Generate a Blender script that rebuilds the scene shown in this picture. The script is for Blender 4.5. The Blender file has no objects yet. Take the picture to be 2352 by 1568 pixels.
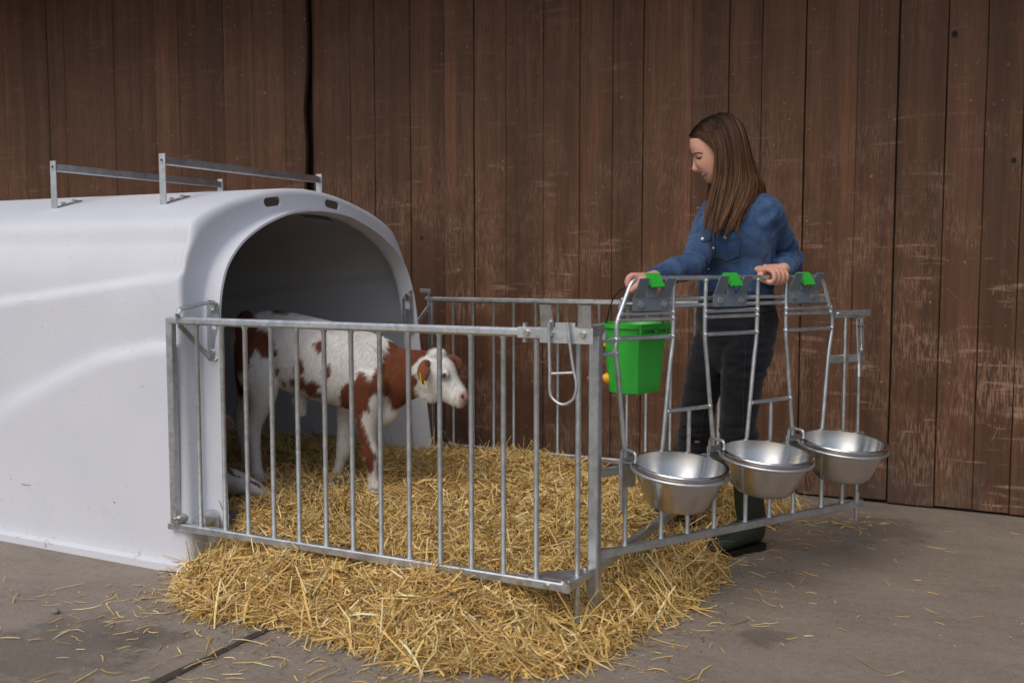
import bpy, bmesh, math, random
import numpy as np
from mathutils import Vector, Matrix
from mathutils.bvhtree import BVHTree

R = math.radians
random.seed(7); rng = np.random.default_rng(7)
scene = bpy.context.scene
col = scene.collection

# ------------------------------------------------------------------ camera
CAM = np.array([2.683, -2.623, 1.107]); YAW = 26.7; PITCH = 4.35
cam_data = bpy.data.cameras.new('camera'); cam = bpy.data.objects.new('camera', cam_data); col.objects.link(cam)
cam.location = CAM; cam.rotation_euler = (R(90 - PITCH), 0, R(YAW))
cam_data.lens = 35.0; cam_data.sensor_width = 36; cam_data.clip_end = 500
cam_data.dof.use_dof = True; cam_data.dof.focus_distance = 3.6; cam_data.dof.aperture_fstop = 3.2
scene.camera = cam
# ------------------------------------------------------------------ sky, sun, exposure
SUN_EL, SUN_AZ = 50, 186          # azimuth: clockwise from +Y, i.e. light from behind-left of the camera
world = bpy.data.worlds.new('World'); scene.world = world; world.use_nodes = True
wn = world.node_tree.nodes; wl = world.node_tree.links
sky = wn.new('ShaderNodeTexSky'); sky.sky_type = 'NISHITA'; sky.sun_disc = False
sky.sun_elevation = R(SUN_EL); sky.sun_rotation = R(SUN_AZ); sky.dust_density = 4.0; sky.air_density = 1.0; sky.ozone_density = 1.0
wn['Background'].inputs['Strength'].default_value = 0.15
hsv = wn.new('ShaderNodeHueSaturation'); hsv.inputs['Saturation'].default_value = .92     # thin overcast
wl.new(sky.outputs[0], hsv.inputs['Color']); wl.new(hsv.outputs[0], wn['Background'].inputs['Color'])
sun_d = bpy.data.lights.new('sun', 'SUN'); sun_d.energy = 0.9; sun_d.angle = R(50); sun_d.color = (1.0, 0.965, 0.92)
sun = bpy.data.objects.new('sun', sun_d); col.objects.link(sun)
_d = Vector((math.sin(R(SUN_AZ)) * math.cos(R(SUN_EL)), math.cos(R(SUN_AZ)) * math.cos(R(SUN_EL)), math.sin(R(SUN_EL))))
sun.rotation_euler = _d.to_track_quat('Z', 'Y').to_euler(); sun.location = (0, 0, 8)
scene.view_settings.view_transform = 'Standard'; scene.view_settings.look = 'None'
scene.view_settings.exposure = -0.22; scene.view_settings.gamma = 1.0
scene.view_settings.use_curve_mapping = False

# ------------------------------------------------------------------ measuring helpers (a point of the photograph at a real depth or on a real plane)
_y, _t = R(YAW), R(PITCH)
FW = np.array([-math.sin(_y) * math.cos(_t), math.cos(_y) * math.cos(_t), -math.sin(_t)])
RT = np.array([math.cos(_y), math.sin(_y), 0.0]); UP = np.cross(RT, FW); FH = np.array([-math.sin(_y), math.cos(_y), 0.0])
FPX = 2287.0
def ray(x, y): return FW + RT * (x - 1176) / FPX - UP * (y - 784) / FPX
def at(x, y, d):
    r = ray(x, y); return CAM + r * (d / (r @ FH))
def onp(x, y, P, N):
    r = ray(x, y); N = np.array(N, float); return CAM + r * (((np.array(P, float) - CAM) @ N) / (r @ N))
def ony(x, y, Y): return onp(x, y, (0, Y, 0), (0, 1, 0))

# ------------------------------------------------------------------ generic helpers
def tag(o, label=None, cat=None, group=None, kind=None):
    if label: o['label'] = label
    if cat: o['category'] = cat
    if group: o['group'] = group
    if kind: o['kind'] = kind
    return o
def empty(name, loc, label, cat, group=None):
    o = bpy.data.objects.new(name, None); col.objects.link(o); o.location = loc; o.empty_display_size = .1
    return tag(o, label, cat, group)
def adopt(o, parent):
    o.parent = parent
    if parent:
        bpy.context.view_layer.update()
        o.matrix_parent_inverse = parent.matrix_world.inverted()
def link_mesh(name, V, F, mat, parent=None, smooth=True, angle=None):
    me = bpy.data.meshes.new(name)
    V = np.asarray(V, float)
    me.from_pydata(V.tolist(), [], [list(map(int, f)) for f in F]); me.update()
    if smooth: me.polygons.foreach_set('use_smooth', [True] * len(me.polygons))
    o = bpy.data.objects.new(name, me); col.objects.link(o)
    if mat: me.materials.append(mat)
    if angle is not None: sharp(me, angle)
    if parent: adopt_fast(o, parent)
    return o
def adopt_fast(o, parent):
    o.parent = parent
    top = parent
    off = Vector(parent.location)
    while top.parent: top = top.parent
    # roots are only translated; parts have identity transforms of their own
    o.matrix_parent_inverse = Matrix.Translation(-Vector(parent.location)) if parent.type == 'EMPTY' else Matrix.Identity(4)
def sharp(me, angle):
    bm = bmesh.new(); bm.from_mesh(me)
    for e in bm.edges:
        if len(e.link_faces) == 2 and e.calc_face_angle(0) > R(angle): e.smooth = False
    bm.to_mesh(me); bm.free()

class MB:
    """collects shapes into one mesh"""
    def __init__(s): s.V = []; s.F = []; s.n = 0
    def add(s, V, F):
        V = np.asarray(V, float); s.V.append(V); s.F += [[i + s.n for i in f] for f in F]; s.n += len(V); return s
    def build(s, name, mat, parent=None, smooth=True, angle=40):
        return link_mesh(name, np.vstack(s.V), s.F, mat, parent, smooth, angle)
    def tube(s, pts, r, n=10, closed=False, cap=True): return s.add(*tube(pts, r, n, closed, cap))
    def bar(s, a, b, w, h, up=(0, 0, 1), bev=.003): return s.add(*bar(a, b, w, h, up, bev))
    def box(s, c, size, ax=None, bev=.003): return s.add(*box(c, size, ax, bev))

def norm(v): v = np.asarray(v, float); return v / (np.linalg.norm(v) + 1e-12)
def frames(P, closed=False):
    P = np.asarray(P, float); n = len(P)
    if closed: T = np.roll(P, -1, 0) - np.roll(P, 1, 0)
    else:
        T = np.zeros_like(P); T[1:-1] = P[2:] - P[:-2]; T[0] = P[1] - P[0]; T[-1] = P[-1] - P[-2]
    T = T / (np.linalg.norm(T, axis=1)[:, None] + 1e-12)
    a = np.array([0, 0, 1.0]) if abs(T[0][2]) < .9 else np.array([1.0, 0, 0])
    N = norm(a - T[0] * (a @ T[0])); Ns = [N]
    for i in range(1, n):
        v = Ns[-1] - T[i] * (Ns[-1] @ T[i]); Ns.append(norm(v))
    Ns = np.array(Ns); return T, Ns, np.cross(T, Ns)
def tube(P, r, n=10, closed=False, cap=True):
    P = np.asarray(P, float); T, N, B = frames(P, closed); r = np.broadcast_to(np.asarray(r, float), (len(P),))
    a = np.linspace(0, 2 * np.pi, n, endpoint=False)
    V = (P[:, None] + r[:, None, None] * (np.cos(a)[None, :, None] * N[:, None] + np.sin(a)[None, :, None] * B[:, None])).reshape(-1, 3)
    F = []; m = len(P)
    for i in range(m if closed else m - 1):
        j = (i + 1) % m
        for k in range(n):
            l = (k + 1) % n; F.append([i * n + k, i * n + l, j * n + l, j * n + k])
    if cap and not closed: F += [list(range(n))[::-1], [(m - 1) * n + k for k in range(n)]]
    return V, F
def rrect(w, h, b):
    x, y = w / 2, h / 2
    return np.array([(-x + b, -y), (x - b, -y), (x, -y + b), (x, y - b), (x - b, y), (-x + b, y), (-x, y - b), (-x, -y + b)])
def extrude(prof, a, b, ux, uy):
    a, b = np.asarray(a, float), np.asarray(b, float); n = len(prof)
    V = [a + ux * p[0] + uy * p[1] for p in prof] + [b + ux * p[0] + uy * p[1] for p in prof]
    F = [[i, (i + 1) % n, n + (i + 1) % n, n + i] for i in range(n)] + [list(range(n))[::-1], [n + i for i in range(n)]]
    return V, F
def bar(a, b, w, h, up=(0, 0, 1), bev=.003):
    """square tube from a to b: h along up, w across"""
    t = norm(np.subtract(b, a)); u = norm(np.asarray(up, float) - t * (np.asarray(up, float) @ t)); x = np.cross(u, t)
    return extrude(rrect(w, h, bev), a, b, x, u)
def box(c, size, ax=None, bev=.003):
    ax = np.eye(3) if ax is None else np.array([norm(q) for q in ax]); c = np.asarray(c, float)
    return extrude(rrect(size[0], size[1], min(bev, size[0] * .3, size[1] * .3)), c - ax[2] * size[2] / 2, c + ax[2] * size[2] / 2, ax[0], ax[1])
def catmull(P, k=8, closed=False):
    P = np.asarray(P, float); out = []; n = len(P)
    for i in range(n - 1 if not closed else n):
        p0 = P[(i - 1) % n] if (i > 0 or closed) else 2 * P[0] - P[1]; p1 = P[i]; p2 = P[(i + 1) % n]
        p3 = P[(i + 2) % n] if (i + 2 < n or closed) else 2 * P[-1] - P[-2]
        for t in np.linspace(0, 1, k, endpoint=False):
            out.append(.5 * ((2 * p1) + (-p0 + p2) * t + (2 * p0 - 5 * p1 + 4 * p2 - p3) * t ** 2 + (-p0 + 3 * p1 - 3 * p2 + p3) * t ** 3))
    if not closed: out.append(P[-1])
    return np.array(out)
def lathe(prof, n=48):
    """profile of (r,z) points spun round z"""
    prof = np.asarray(prof, float); a = np.linspace(0, 2 * np.pi, n, endpoint=False)
    V = np.array([[r * math.cos(q), r * math.sin(q), z] for r, z in prof for q in a]); F = []
    for i in range(len(prof) - 1):
        for k in range(n):
            l = (k + 1) % n; F.append([i * n + k, i * n + l, (i + 1) * n + l, (i + 1) * n + k])
    return V, F
def sstep(a, b, x): t = np.clip((np.asarray(x, float) - a) / (b - a), 0, 1); return t * t * (3 - 2 * t)
# cheap smooth value noise
_perm = rng.permutation(4096); _val = rng.random(4096)
def vnoise(x, y, z=0.0):
    x, y, z = np.broadcast_arrays(np.asarray(x, float), np.asarray(y, float), np.asarray(z, float))
    xi, yi, zi = np.floor(x).astype(int), np.floor(y).astype(int), np.floor(z).astype(int)
    fx, fy, fz = x - xi, y - yi, z - zi
    fx, fy, fz = [f * f * (3 - 2 * f) for f in (fx, fy, fz)]
    def h(i, j, k): return _val[_perm[(_perm[(_perm[i & 4095] + j) & 4095] + k) & 4095]]
    def lp(a, b, t): return a + (b - a) * t
    return lp(lp(lp(h(xi, yi, zi), h(xi + 1, yi, zi), fx), lp(h(xi, yi + 1, zi), h(xi + 1, yi + 1, zi), fx), fy),
              lp(lp(h(xi, yi, zi + 1), h(xi + 1, yi, zi + 1), fx), lp(h(xi, yi + 1, zi + 1), h(xi + 1, yi + 1, zi + 1), fx), fy), fz)
def fnoise(x, y, z=0.0, o=3):
    s = 0; a = .5
    for _ in range(o): s = s + a * vnoise(x, y, z); x, y, z = x * 2.03 + 11, y * 2.03 + 5, np.asarray(z) * 2.03 + 3; a *= .5
    return s / (1 - .5 ** o)
def in_poly(x, y, poly):
    x, y = np.asarray(x, float), np.asarray(y, float); ins = np.zeros(x.shape, bool); n = len(poly)
    for i in range(n):
        x1, y1 = poly[i]; x2, y2 = poly[(i + 1) % n]
        c = ((y1 > y) != (y2 > y)) & (x < (x2 - x1) * (y - y1) / (y2 - y1 + 1e-12) + x1); ins ^= c
    return ins
def seg_dist(x, y, poly, closed=True):
    x, y = np.asarray(x, float), np.asarray(y, float); d = np.full(x.shape, 1e9); n = len(poly)
    for i in range(n if closed else n - 1):
        ax, ay = poly[i]; bx, by = poly[(i + 1) % n]; dx, dy = bx - ax, by - ay
        t = np.clip(((x - ax) * dx + (y - ay) * dy) / (dx * dx + dy * dy + 1e-12), 0, 1)
        d = np.minimum(d, np.hypot(x - ax - t * dx, y - ay - t * dy))
    return d
def remeshed(name, parts, voxel, smooth=6, mat=None, parent=None):
    """union of overlapping closed shapes as ONE continuous surface"""
    mb = MB()
    for V, F in parts: mb.add(V, F)
    o = link_mesh(name, np.vstack(mb.V), mb.F, None)
    m = o.modifiers.new('r', 'REMESH'); m.mode = 'VOXEL'; m.voxel_size = voxel; m.adaptivity = 0
    if smooth:
        s = o.modifiers.new('s', 'SMOOTH'); s.iterations = smooth; s.factor = .5
    dg = bpy.context.evaluated_depsgraph_get()
    me = bpy.data.meshes.new_from_object(o.evaluated_get(dg)); old = o.data; o.modifiers.clear(); o.data = me; bpy.data.meshes.remove(old); me.name = name
    me.polygons.foreach_set('use_smooth', [True] * len(me.polygons))
    if mat: me.materials.append(mat)
    if parent: adopt_fast(o, parent)
    return o
def coords(o):
    a = np.zeros(len(o.data.vertices) * 3); o.data.vertices.foreach_get('co', a); return a.reshape(-1, 3)
def normals(o):
    a = np.zeros(len(o.data.vertices) * 3); o.data.vertices.foreach_get('normal', a); return a.reshape(-1, 3)
def set_coords(o, P): o.data.vertices.foreach_set('co', np.asarray(P).ravel()); o.data.update()
def vcolor(o, C, name='Col'):
    ca = o.data.color_attributes.new(name, 'FLOAT_COLOR', 'POINT')
    C = np.hstack([np.asarray(C, float), np.ones((len(C), 1))]); ca.data.foreach_set('color', C.ravel())
def loft(P, A, B, ux, n=24, k=4, cap=True):
    """closed limb/trunk through points P with half-axes A along ux and B across"""
    Q = catmull(np.hstack([np.asarray(P, float), np.asarray(A, float)[:, None], np.asarray(B, float)[:, None]]), k)
    C, a_, b_ = Q[:, :3], np.maximum(Q[:, 3], .002), np.maximum(Q[:, 4], .002); T, _, _ = frames(C)
    ang = np.linspace(0, 2 * np.pi, n, endpoint=False); V = []; m = len(C)
    ux = np.asarray(ux, float)
    for i in range(m):
        u = norm(ux - T[i] * (ux @ T[i])); v = np.cross(T[i], u)
        V += [C[i] + a_[i] * math.cos(t) * u + b_[i] * math.sin(t) * v for t in ang]
    F = [[i * n + j, i * n + (j + 1) % n, (i + 1) * n + (j + 1) % n, (i + 1) * n + j] for i in range(m - 1) for j in range(n)]
    # rounded caps
    for e, i, d in ((0, 0, -1), (1, m - 1, 1)):
        base = [i * n + j for j in range(n)]
        for s_ in (.35, .7):
            f = math.sqrt(1 - s_ * s_); off = T[i] * d * s_ * min(a_[i], b_[i]) * .9
            ring = [C[i] + off + (np.asarray(V[i * n + j]) - C[i]) * f for j in range(n)]
            b0 = len(V); V += ring; new = list(range(b0, b0 + n))
            for j in range(n):
                q = [base[j], base[(j + 1) % n], new[(j + 1) % n], new[j]]; F.append(q if d > 0 else q[::-1])
            base = new
        F.append(base if d > 0 else base[::-1])
    return np.array(V), F
def ellipsoid(c, r, ax=None, nu=20, nv=14):
    ax = np.eye(3) if ax is None else np.array([norm(q) for q in ax]); V = []; F = []
    for i in range(nv + 1):
        p = math.pi * i / nv
        for j in range(nu):
            q = 2 * math.pi * j / nu
            l = np.array([r[0] * math.sin(p) * math.cos(q), r[1] * math.sin(p) * math.sin(q), r[2] * math.cos(p)]); V.append(np.asarray(c) + l @ ax)
    for i in range(nv):
        for j in range(nu): F.append([i * nu + j, (i + 1) * nu + j, (i + 1) * nu + (j + 1) % nu, i * nu + (j + 1) % nu])
    return np.array(V), F
def round_limb(P, r, n=14, k=3): return loft(P, r, r, (0.31, .22, .93) if abs(norm(np.subtract(P[-1], P[0]))[2]) < .8 else (1, .2, 0), n, k)

# ------------------------------------------------------------------ materials
def mat_new(name):
    m = bpy.data.materials.new(name); m.use_nodes = True; nt = m.node_tree; return m, nt, nt.nodes['Principled BSDF']
def N(nt, t, **kw):
    n = nt.nodes.new(t)
    for k, v in kw.items():
        if k in n.inputs.keys() if hasattr(n.inputs, 'keys') else False: n.inputs[k].default_value = v
        else: setattr(n, k, v)
    return n
def noise(nt, scale, detail=4, rough=.55, vec=None, dist=0):
    n = nt.nodes.new('ShaderNodeTexNoise'); n.inputs['Scale'].default_value = scale; n.inputs['Detail'].default_value = detail
    n.inputs['Roughness'].default_value = rough; n.inputs['Distortion'].default_value = dist
    if vec is not None: nt.links.new(vec, n.inputs['Vector'])
    return n.outputs['Fac']
def ramp(nt, fac, stops):
    r = nt.nodes.new('ShaderNodeValToRGB'); nt.links.new(fac, r.inputs['Fac']); els = r.color_ramp.elements
    while len(els) < len(stops): els.new(.5)
    for e, (p, c) in zip(els, stops): e.position = p; e.color = (*c, 1) if len(c) == 3 else c
    return r.outputs['Color']
def mix(nt, f, a, b, mode='MIX'):
    m = nt.nodes.new('ShaderNodeMix'); m.data_type = 'RGBA'; m.blend_type = mode
    for s, v in ((m.inputs['Factor'], f), (m.inputs['A'], a), (m.inputs['B'], b)):
        pass
    fi, ai, bi = m.inputs[0], m.inputs[6], m.inputs[7]
    for s, v in ((fi, f), (ai, a), (bi, b)):
        if isinstance(v, (int, float)): s.default_value = v
        elif isinstance(v, tuple): s.default_value = (*v, 1)
        else: nt.links.new(v, s)
    return m.outputs[2]
def math_(nt, op, a, b=None, clamp=False):
    m = nt.nodes.new('ShaderNodeMath'); m.operation = op; m.use_clamp = clamp
    for s, v in zip(m.inputs, (a, b)):
        if v is None: continue
        if isinstance(v, (int, float)): s.default_value = v
        else: nt.links.new(v, s)
    return m.outputs[0]
def maprange(nt, v, a, b, c=0., d=1.):
    m = nt.nodes.new('ShaderNodeMapRange'); m.clamp = True; nt.links.new(v, m.inputs[0])
    for i, q in enumerate((a, b, c, d)): m.inputs[i + 1].default_value = q
    return m.outputs[0]
def bump(nt, h, strength, dist, bsdf):
    b = nt.nodes.new('ShaderNodeBump'); b.inputs['Strength'].default_value = strength; b.inputs['Distance'].default_value = dist
    nt.links.new(h, b.inputs['Height']); nt.links.new(b.outputs[0], bsdf.inputs['Normal'])
def posvec(nt, scale=(1, 1, 1), rnd=False):
    g = nt.nodes.new('ShaderNodeNewGeometry'); mp = nt.nodes.new('ShaderNodeMapping'); mp.inputs['Scale'].default_value = scale
    nt.links.new(g.outputs['Position'], mp.inputs['Vector'])
    if rnd:
        oi = nt.nodes.new('ShaderNodeObjectInfo'); c = nt.nodes.new('ShaderNodeCombineXYZ')
        for i, k in enumerate((37., 23., 51.)): nt.links.new(math_(nt, 'MULTIPLY', oi.outputs['Random'], k), c.inputs[i])
        nt.links.new(c.outputs[0], mp.inputs['Location'])
    return mp.outputs[0]
def objvec(nt, scale=(1, 1, 1)):
    g = nt.nodes.new('ShaderNodeTexCoord'); mp = nt.nodes.new('ShaderNodeMapping'); mp.inputs['Scale'].default_value = scale
    nt.links.new(g.outputs['Object'], mp.inputs['Vector']); return mp.outputs[0]
def simple(name, c, rough=.5, metal=0., var=.08, nscale=25, bmp=0.0, bscale=200, spec=.5):
    m, nt, b = mat_new(name); v = posvec(nt)
    f = noise(nt, nscale, 5, .6, v)
    lo = tuple(max(0, q * (1 - var)) for q in c); hi = tuple(min(1, q * (1 + var)) for q in c)
    nt.links.new(ramp(nt, f, [(.3, lo), (.7, hi)]), b.inputs['Base Color'])
    nt.links.new(maprange(nt, f, .3, .7, rough * .9, rough * 1.1), b.inputs['Roughness'])
    b.inputs['Metallic'].default_value = metal; b.inputs['Specular IOR Level'].default_value = spec
    if bmp: bump(nt, noise(nt, bscale, 3, .5, v), bmp, .002, b)
    return m

def m_galv():
    m, nt, b = mat_new('galvanised_steel'); v = posvec(nt)
    vo = nt.nodes.new('ShaderNodeTexVoronoi'); vo.inputs['Scale'].default_value = 55; nt.links.new(v, vo.inputs['Vector'])
    sp = nt.nodes.new('ShaderNodeSeparateColor'); nt.links.new(vo.outputs['Color'], sp.inputs[0])
    f = noise(nt, 9, 5, .65, v)
    mixf = math_(nt, 'ADD', math_(nt, 'MULTIPLY', sp.outputs[0], .25), math_(nt, 'MULTIPLY', f, .75))
    nt.links.new(ramp(nt, mixf, [(.25, (.44, .475, .50)), (.5, (.56, .595, .62)), (.75, (.66, .69, .71))]), b.inputs['Base Color'])
    nt.links.new(maprange(nt, mixf, .2, .8, .34, .50), b.inputs['Roughness']); b.inputs['Metallic'].default_value = .9
    bump(nt, noise(nt, 90, 3, .5, v), .12, .002, b); return m
def m_stainless():
    m, nt, b = mat_new('brushed_stainless'); tc = nt.nodes.new('ShaderNodeTexCoord')
    mp = nt.nodes.new('ShaderNodeMapping'); mp.inputs['Scale'].default_value = (1.5, 1.5, 260); nt.links.new(tc.outputs['Object'], mp.inputs['Vector'])
    f = noise(nt, 6, 3, .6, mp.outputs[0])
    nt.links.new(ramp(nt, f, [(.3, (.58, .565, .55)), (.7, (.68, .665, .65))]), b.inputs['Base Color'])
    b.inputs['Metallic'].default_value = 1.0; b.inputs['Roughness'].default_value = .21
    b.inputs['Anisotropic'].default_value = .8; b.inputs['Anisotropic Rotation'].default_value = .25
    tg = nt.nodes.new('ShaderNodeTangent'); tg.direction_type = 'RADIAL'; tg.axis = 'Z'; nt.links.new(tg.outputs[0], b.inputs['Tangent'])
    bump(nt, f, .04, .001, b); return m
def m_hutch():
    m, nt, b = mat_new('white_polyethylene'); v = posvec(nt)
    big = noise(nt, 2.2, 4, .6, v); dirt = noise(nt, 14, 6, .7, v)
    c = ramp(nt, big, [(.3, (.60, .625, .685)), (.7, (.65, .675, .735))])
    sx = nt.nodes.new('ShaderNodeSeparateXYZ'); g = nt.nodes.new('ShaderNodeNewGeometry'); nt.links.new(g.outputs['Position'], sx.inputs[0])
    low = maprange(nt, sx.outputs['Z'], .02, .07, 1., 0.)
    sm = math_(nt, 'MULTIPLY', low, maprange(nt, dirt, .60, .70), True)
    speck = math_(nt, 'MULTIPLY', maprange(nt, noise(nt, 55, 2, .5, v), .70, .76), .45)
    c = mix(nt, math_(nt, 'MULTIPLY', sm, .75), c, (.30, .22, .14)); c = mix(nt, speck, c, (.40, .34, .27))
    nt.links.new(c, b.inputs['Base Color']); b.inputs['Roughness'].default_value = .55; b.inputs['Specular IOR Level'].default_value = .35
    peel = noise(nt, 130, 2, .5, v); bump(nt, peel, .20, .004, b); return m
def m_wood():
    m, nt, b = mat_new('stained_wood')
    v = posvec(nt, (1, 1, 1), True); vg = posvec(nt, (1, 1, .035), True); vw = posvec(nt, (1, 1, 1)); vh = posvec(nt, (.12, .12, 1.4)); vwg = posvec(nt, (1, 1, .12), True)
    grain = noise(nt, 95, 6, .62, vg, .6); broad = noise(nt, 16, 4, .6, vg); cloud = noise(nt, 2.2, 4, .6, v)
    oi = nt.nodes.new('ShaderNodeObjectInfo')
    t = math_(nt, 'ADD', math_(nt, 'MULTIPLY', grain, .40), math_(nt, 'MULTIPLY', broad, .60))
    c = ramp(nt, t, [(.32, (.054, .0235, .0120)), (.5, (.104, .047, .0240)), (.66, (.176, .078, .0390))])
    c = mix(nt, maprange(nt, cloud, .35, .65, 0, .55), c, (.082, .041, .0225))
    hs = nt.nodes.new('ShaderNodeHueSaturation'); nt.links.new(c, hs.inputs['Color'])
    nt.links.new(maprange(nt, oi.outputs['Random'], 0, 1, .82, 1.2), hs.inputs['Value']); c = hs.outputs[0]
    sx = nt.nodes.new('ShaderNodeSeparateXYZ'); g = nt.nodes.new('ShaderNodeNewGeometry'); nt.links.new(g.outputs['Position'], sx.inputs[0])
    hgt = maprange(nt, sx.outputs['Z'], .8, 1.9, 1., .22)
    # rubbed patches, broken up by the grain
    patch = maprange(nt, noise(nt, 3.0, 5, .65, vw), .45, .60); fine = maprange(nt, noise(nt, 130, 4, .7, vwg), .46, .60)
    wear = math_(nt, 'MULTIPLY', math_(nt, 'MULTIPLY', patch, fine), hgt)
    # horizontal scuffs left by things dragged along the wall
    hb = maprange(nt, noise(nt, 26, 2, .5, vh), .58, .66); brk = maprange(nt, noise(nt, 6, 4, .6, vw), .46, .58)
    scuff = math_(nt, 'MULTIPLY', math_(nt, 'MULTIPLY', hb, brk), math_(nt, 'MULTIPLY', hgt, maprange(nt, noise(nt, 160, 3, .7, vwg), .38, .54)))
    w = math_(nt, 'MAXIMUM', math_(nt, 'MULTIPLY', wear, .62), math_(nt, 'MULTIPLY', scuff, .95), True)
    # thin random scratches
    vo = nt.nodes.new('ShaderNodeTexVoronoi'); vo.feature = 'DISTANCE_TO_EDGE'; vo.inputs['Scale'].default_value = 7; vo.inputs['Randomness'].default_value = 1.0; nt.links.new(posvec(nt, (1.6, 1, .7)), vo.inputs['Vector'])
    scr = math_(nt, 'MULTIPLY', math_(nt, 'MULTIPLY', maprange(nt, vo.outputs['Distance'], .004, .010, 1., 0.), maprange(nt, noise(nt, 4, 3, .6, posvec(nt, (1, 1, 1.2))), .54, .62)), math_(nt, 'MULTIPLY', hgt, maprange(nt, noise(nt, 60, 2, .6, vw), .40, .60)))
    w = math_(nt, 'MAXIMUM', w, math_(nt, 'MULTIPLY', scr, .8), True)
    # small chips
    chip = math_(nt, 'MULTIPLY', maprange(nt, noise(nt, 42, 2, .5, vw), .70, .73), maprange(nt, noise(nt, 5, 2, .5, vw), .42, .56))
    w = math_(nt, 'MAXIMUM', w, math_(nt, 'MULTIPLY', chip, .8), True)
    c = mix(nt, w, c, (.33, .205, .140))
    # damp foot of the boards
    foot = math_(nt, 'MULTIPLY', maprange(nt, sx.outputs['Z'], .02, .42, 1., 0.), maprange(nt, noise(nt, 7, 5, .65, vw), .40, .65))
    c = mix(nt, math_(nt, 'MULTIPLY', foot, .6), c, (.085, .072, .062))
    nt.links.new(c, b.inputs['Base Color']); b.inputs['Roughness'].default_value = .66; b.inputs['Specular IOR Level'].default_value = .3
    bump(nt, grain, .35, .003, b); return m
def m_concrete():
    m, nt, b = mat_new('worn_concrete'); v = posvec(nt); vs = posvec(nt, (1, 2.2, 1))
    a = noise(nt, 2.4, 8, .68, vs); f = noise(nt, 34, 6, .72, v); gr = noise(nt, 180, 3, .7, v)
    t = math_(nt, 'ADD', math_(nt, 'MULTIPLY', a, .40), math_(nt, 'ADD', math_(nt, 'MULTIPLY', f, .32), math_(nt, 'MULTIPLY', gr, .28)))
    c = ramp(nt, t, [(.36, (.165, .136, .107)), (.5, (.258, .216, .172)), (.66, (.330, .282, .228))])
    c = mix(nt, math_(nt, 'MULTIPLY', maprange(nt, noise(nt, 95, 3, .6, v), .60, .68), .55), c, (.085, .070, .058))
    c = mix(nt, math_(nt, 'MULTIPLY', maprange(nt, noise(nt, 120, 2, .5, posvec(nt, (1.1, .9, 1.3))), .66, .72), .55), c, (.46, .43, .39))
    # damp stains (real marks on the slab)
    for (x, y, r_) in ((.24, -.70, .33), (.42, -.52, .12), (2.05, .32, .10), (2.2, 1.75, .28), (.75, -1.0, .25)):
        d = nt.nodes.new('ShaderNodeVectorMath'); d.operation = 'DISTANCE'; g = nt.nodes.new('ShaderNodeNewGeometry'); nt.links.new(g.outputs['Position'], d.inputs[0]); d.inputs[1].default_value = (x, y, 0)
        dd = math_(nt, 'ADD', d.outputs['Value'], math_(nt, 'MULTIPLY', math_(nt, 'SUBTRACT', noise(nt, 9, 8, .75, v), .5), r_ * 2.6))
        c = mix(nt, maprange(nt, dd, r_ * .5, r_ * .95, .46, 0.), c, (.062, .050, .042))
    g = nt.nodes.new('ShaderNodeNewGeometry'); sx = nt.nodes.new('ShaderNodeSeparateXYZ'); nt.links.new(g.outputs['Position'], sx.inputs[0])
    jd = math_(nt, 'ADD', math_(nt, 'ABSOLUTE', math_(nt, 'SUBTRACT', sx.outputs['X'], .685)), math_(nt, 'MULTIPLY', math_(nt, 'SUBTRACT', noise(nt, 14, 6, .7, v), .5), .09))
    c = mix(nt, maprange(nt, jd, .008, .035, .55, 0.), c, (.075, .060, .048))
    nt.links.new(c, b.inputs['Base Color']); nt.links.new(maprange(nt, f, .3, .7, .75, .92), b.inputs['Roughness'])
    bump(nt, math_(nt, 'ADD', gr, math_(nt, 'MULTIPLY', f, 1.5)), .55, .006, b); return m
def m_attr(name, rough=.6, spec=.3, nscale=90, var=.25, bmp=0., bscale=300, stretch=(1, 1, 1), sheen=0., trans=0.):
    m, nt, b = mat_new(name); a = nt.nodes.new('ShaderNodeAttribute'); a.attribute_name = 'Col'; v = posvec(nt, stretch)
    f = noise(nt, nscale, 5, .65, v)
    k = nt.nodes.new('ShaderNodeHueSaturation'); nt.links.new(a.outputs['Color'], k.inputs['Color']); nt.links.new(maprange(nt, f, .3, .7, 1 - var, 1 + var), k.inputs['Value'])
    nt.links.new(k.outputs[0], b.inputs['Base Color']); b.inputs['Roughness'].default_value = rough; b.inputs['Specular IOR Level'].default_value = spec
    if bmp: bump(nt, noise(nt, bscale, 3, .6, v), bmp, .003, b)
    if sheen: b.inputs['Sheen Weight'].default_value = sheen
    return m
def m_denim(name, lo, mid, hi, scale=1.0):
    m, nt, b = mat_new(name); v = posvec(nt); vt = posvec(nt, (1, 1, .25))
    fade = noise(nt, 9, 4, .6, v); tw = noise(nt, 420, 2, .5, vt); wr = noise(nt, 38, 4, .6, v)
    t = math_(nt, 'ADD', math_(nt, 'MULTIPLY', fade, .55), math_(nt, 'ADD', math_(nt, 'MULTIPLY', tw, .2), math_(nt, 'MULTIPLY', wr, .25)))
    nt.links.new(ramp(nt, t, [(.33, lo), (.5, mid), (.68, hi)]), b.inputs['Base Color'])
    b.inputs['Roughness'].default_value = .85; b.inputs['Specular IOR Level'].default_value = .2; b.inputs['Sheen Weight'].default_value = .15
    bump(nt, math_(nt, 'ADD', math_(nt, 'MULTIPLY', tw, .3), wr), .25, .004, b); return m

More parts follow.
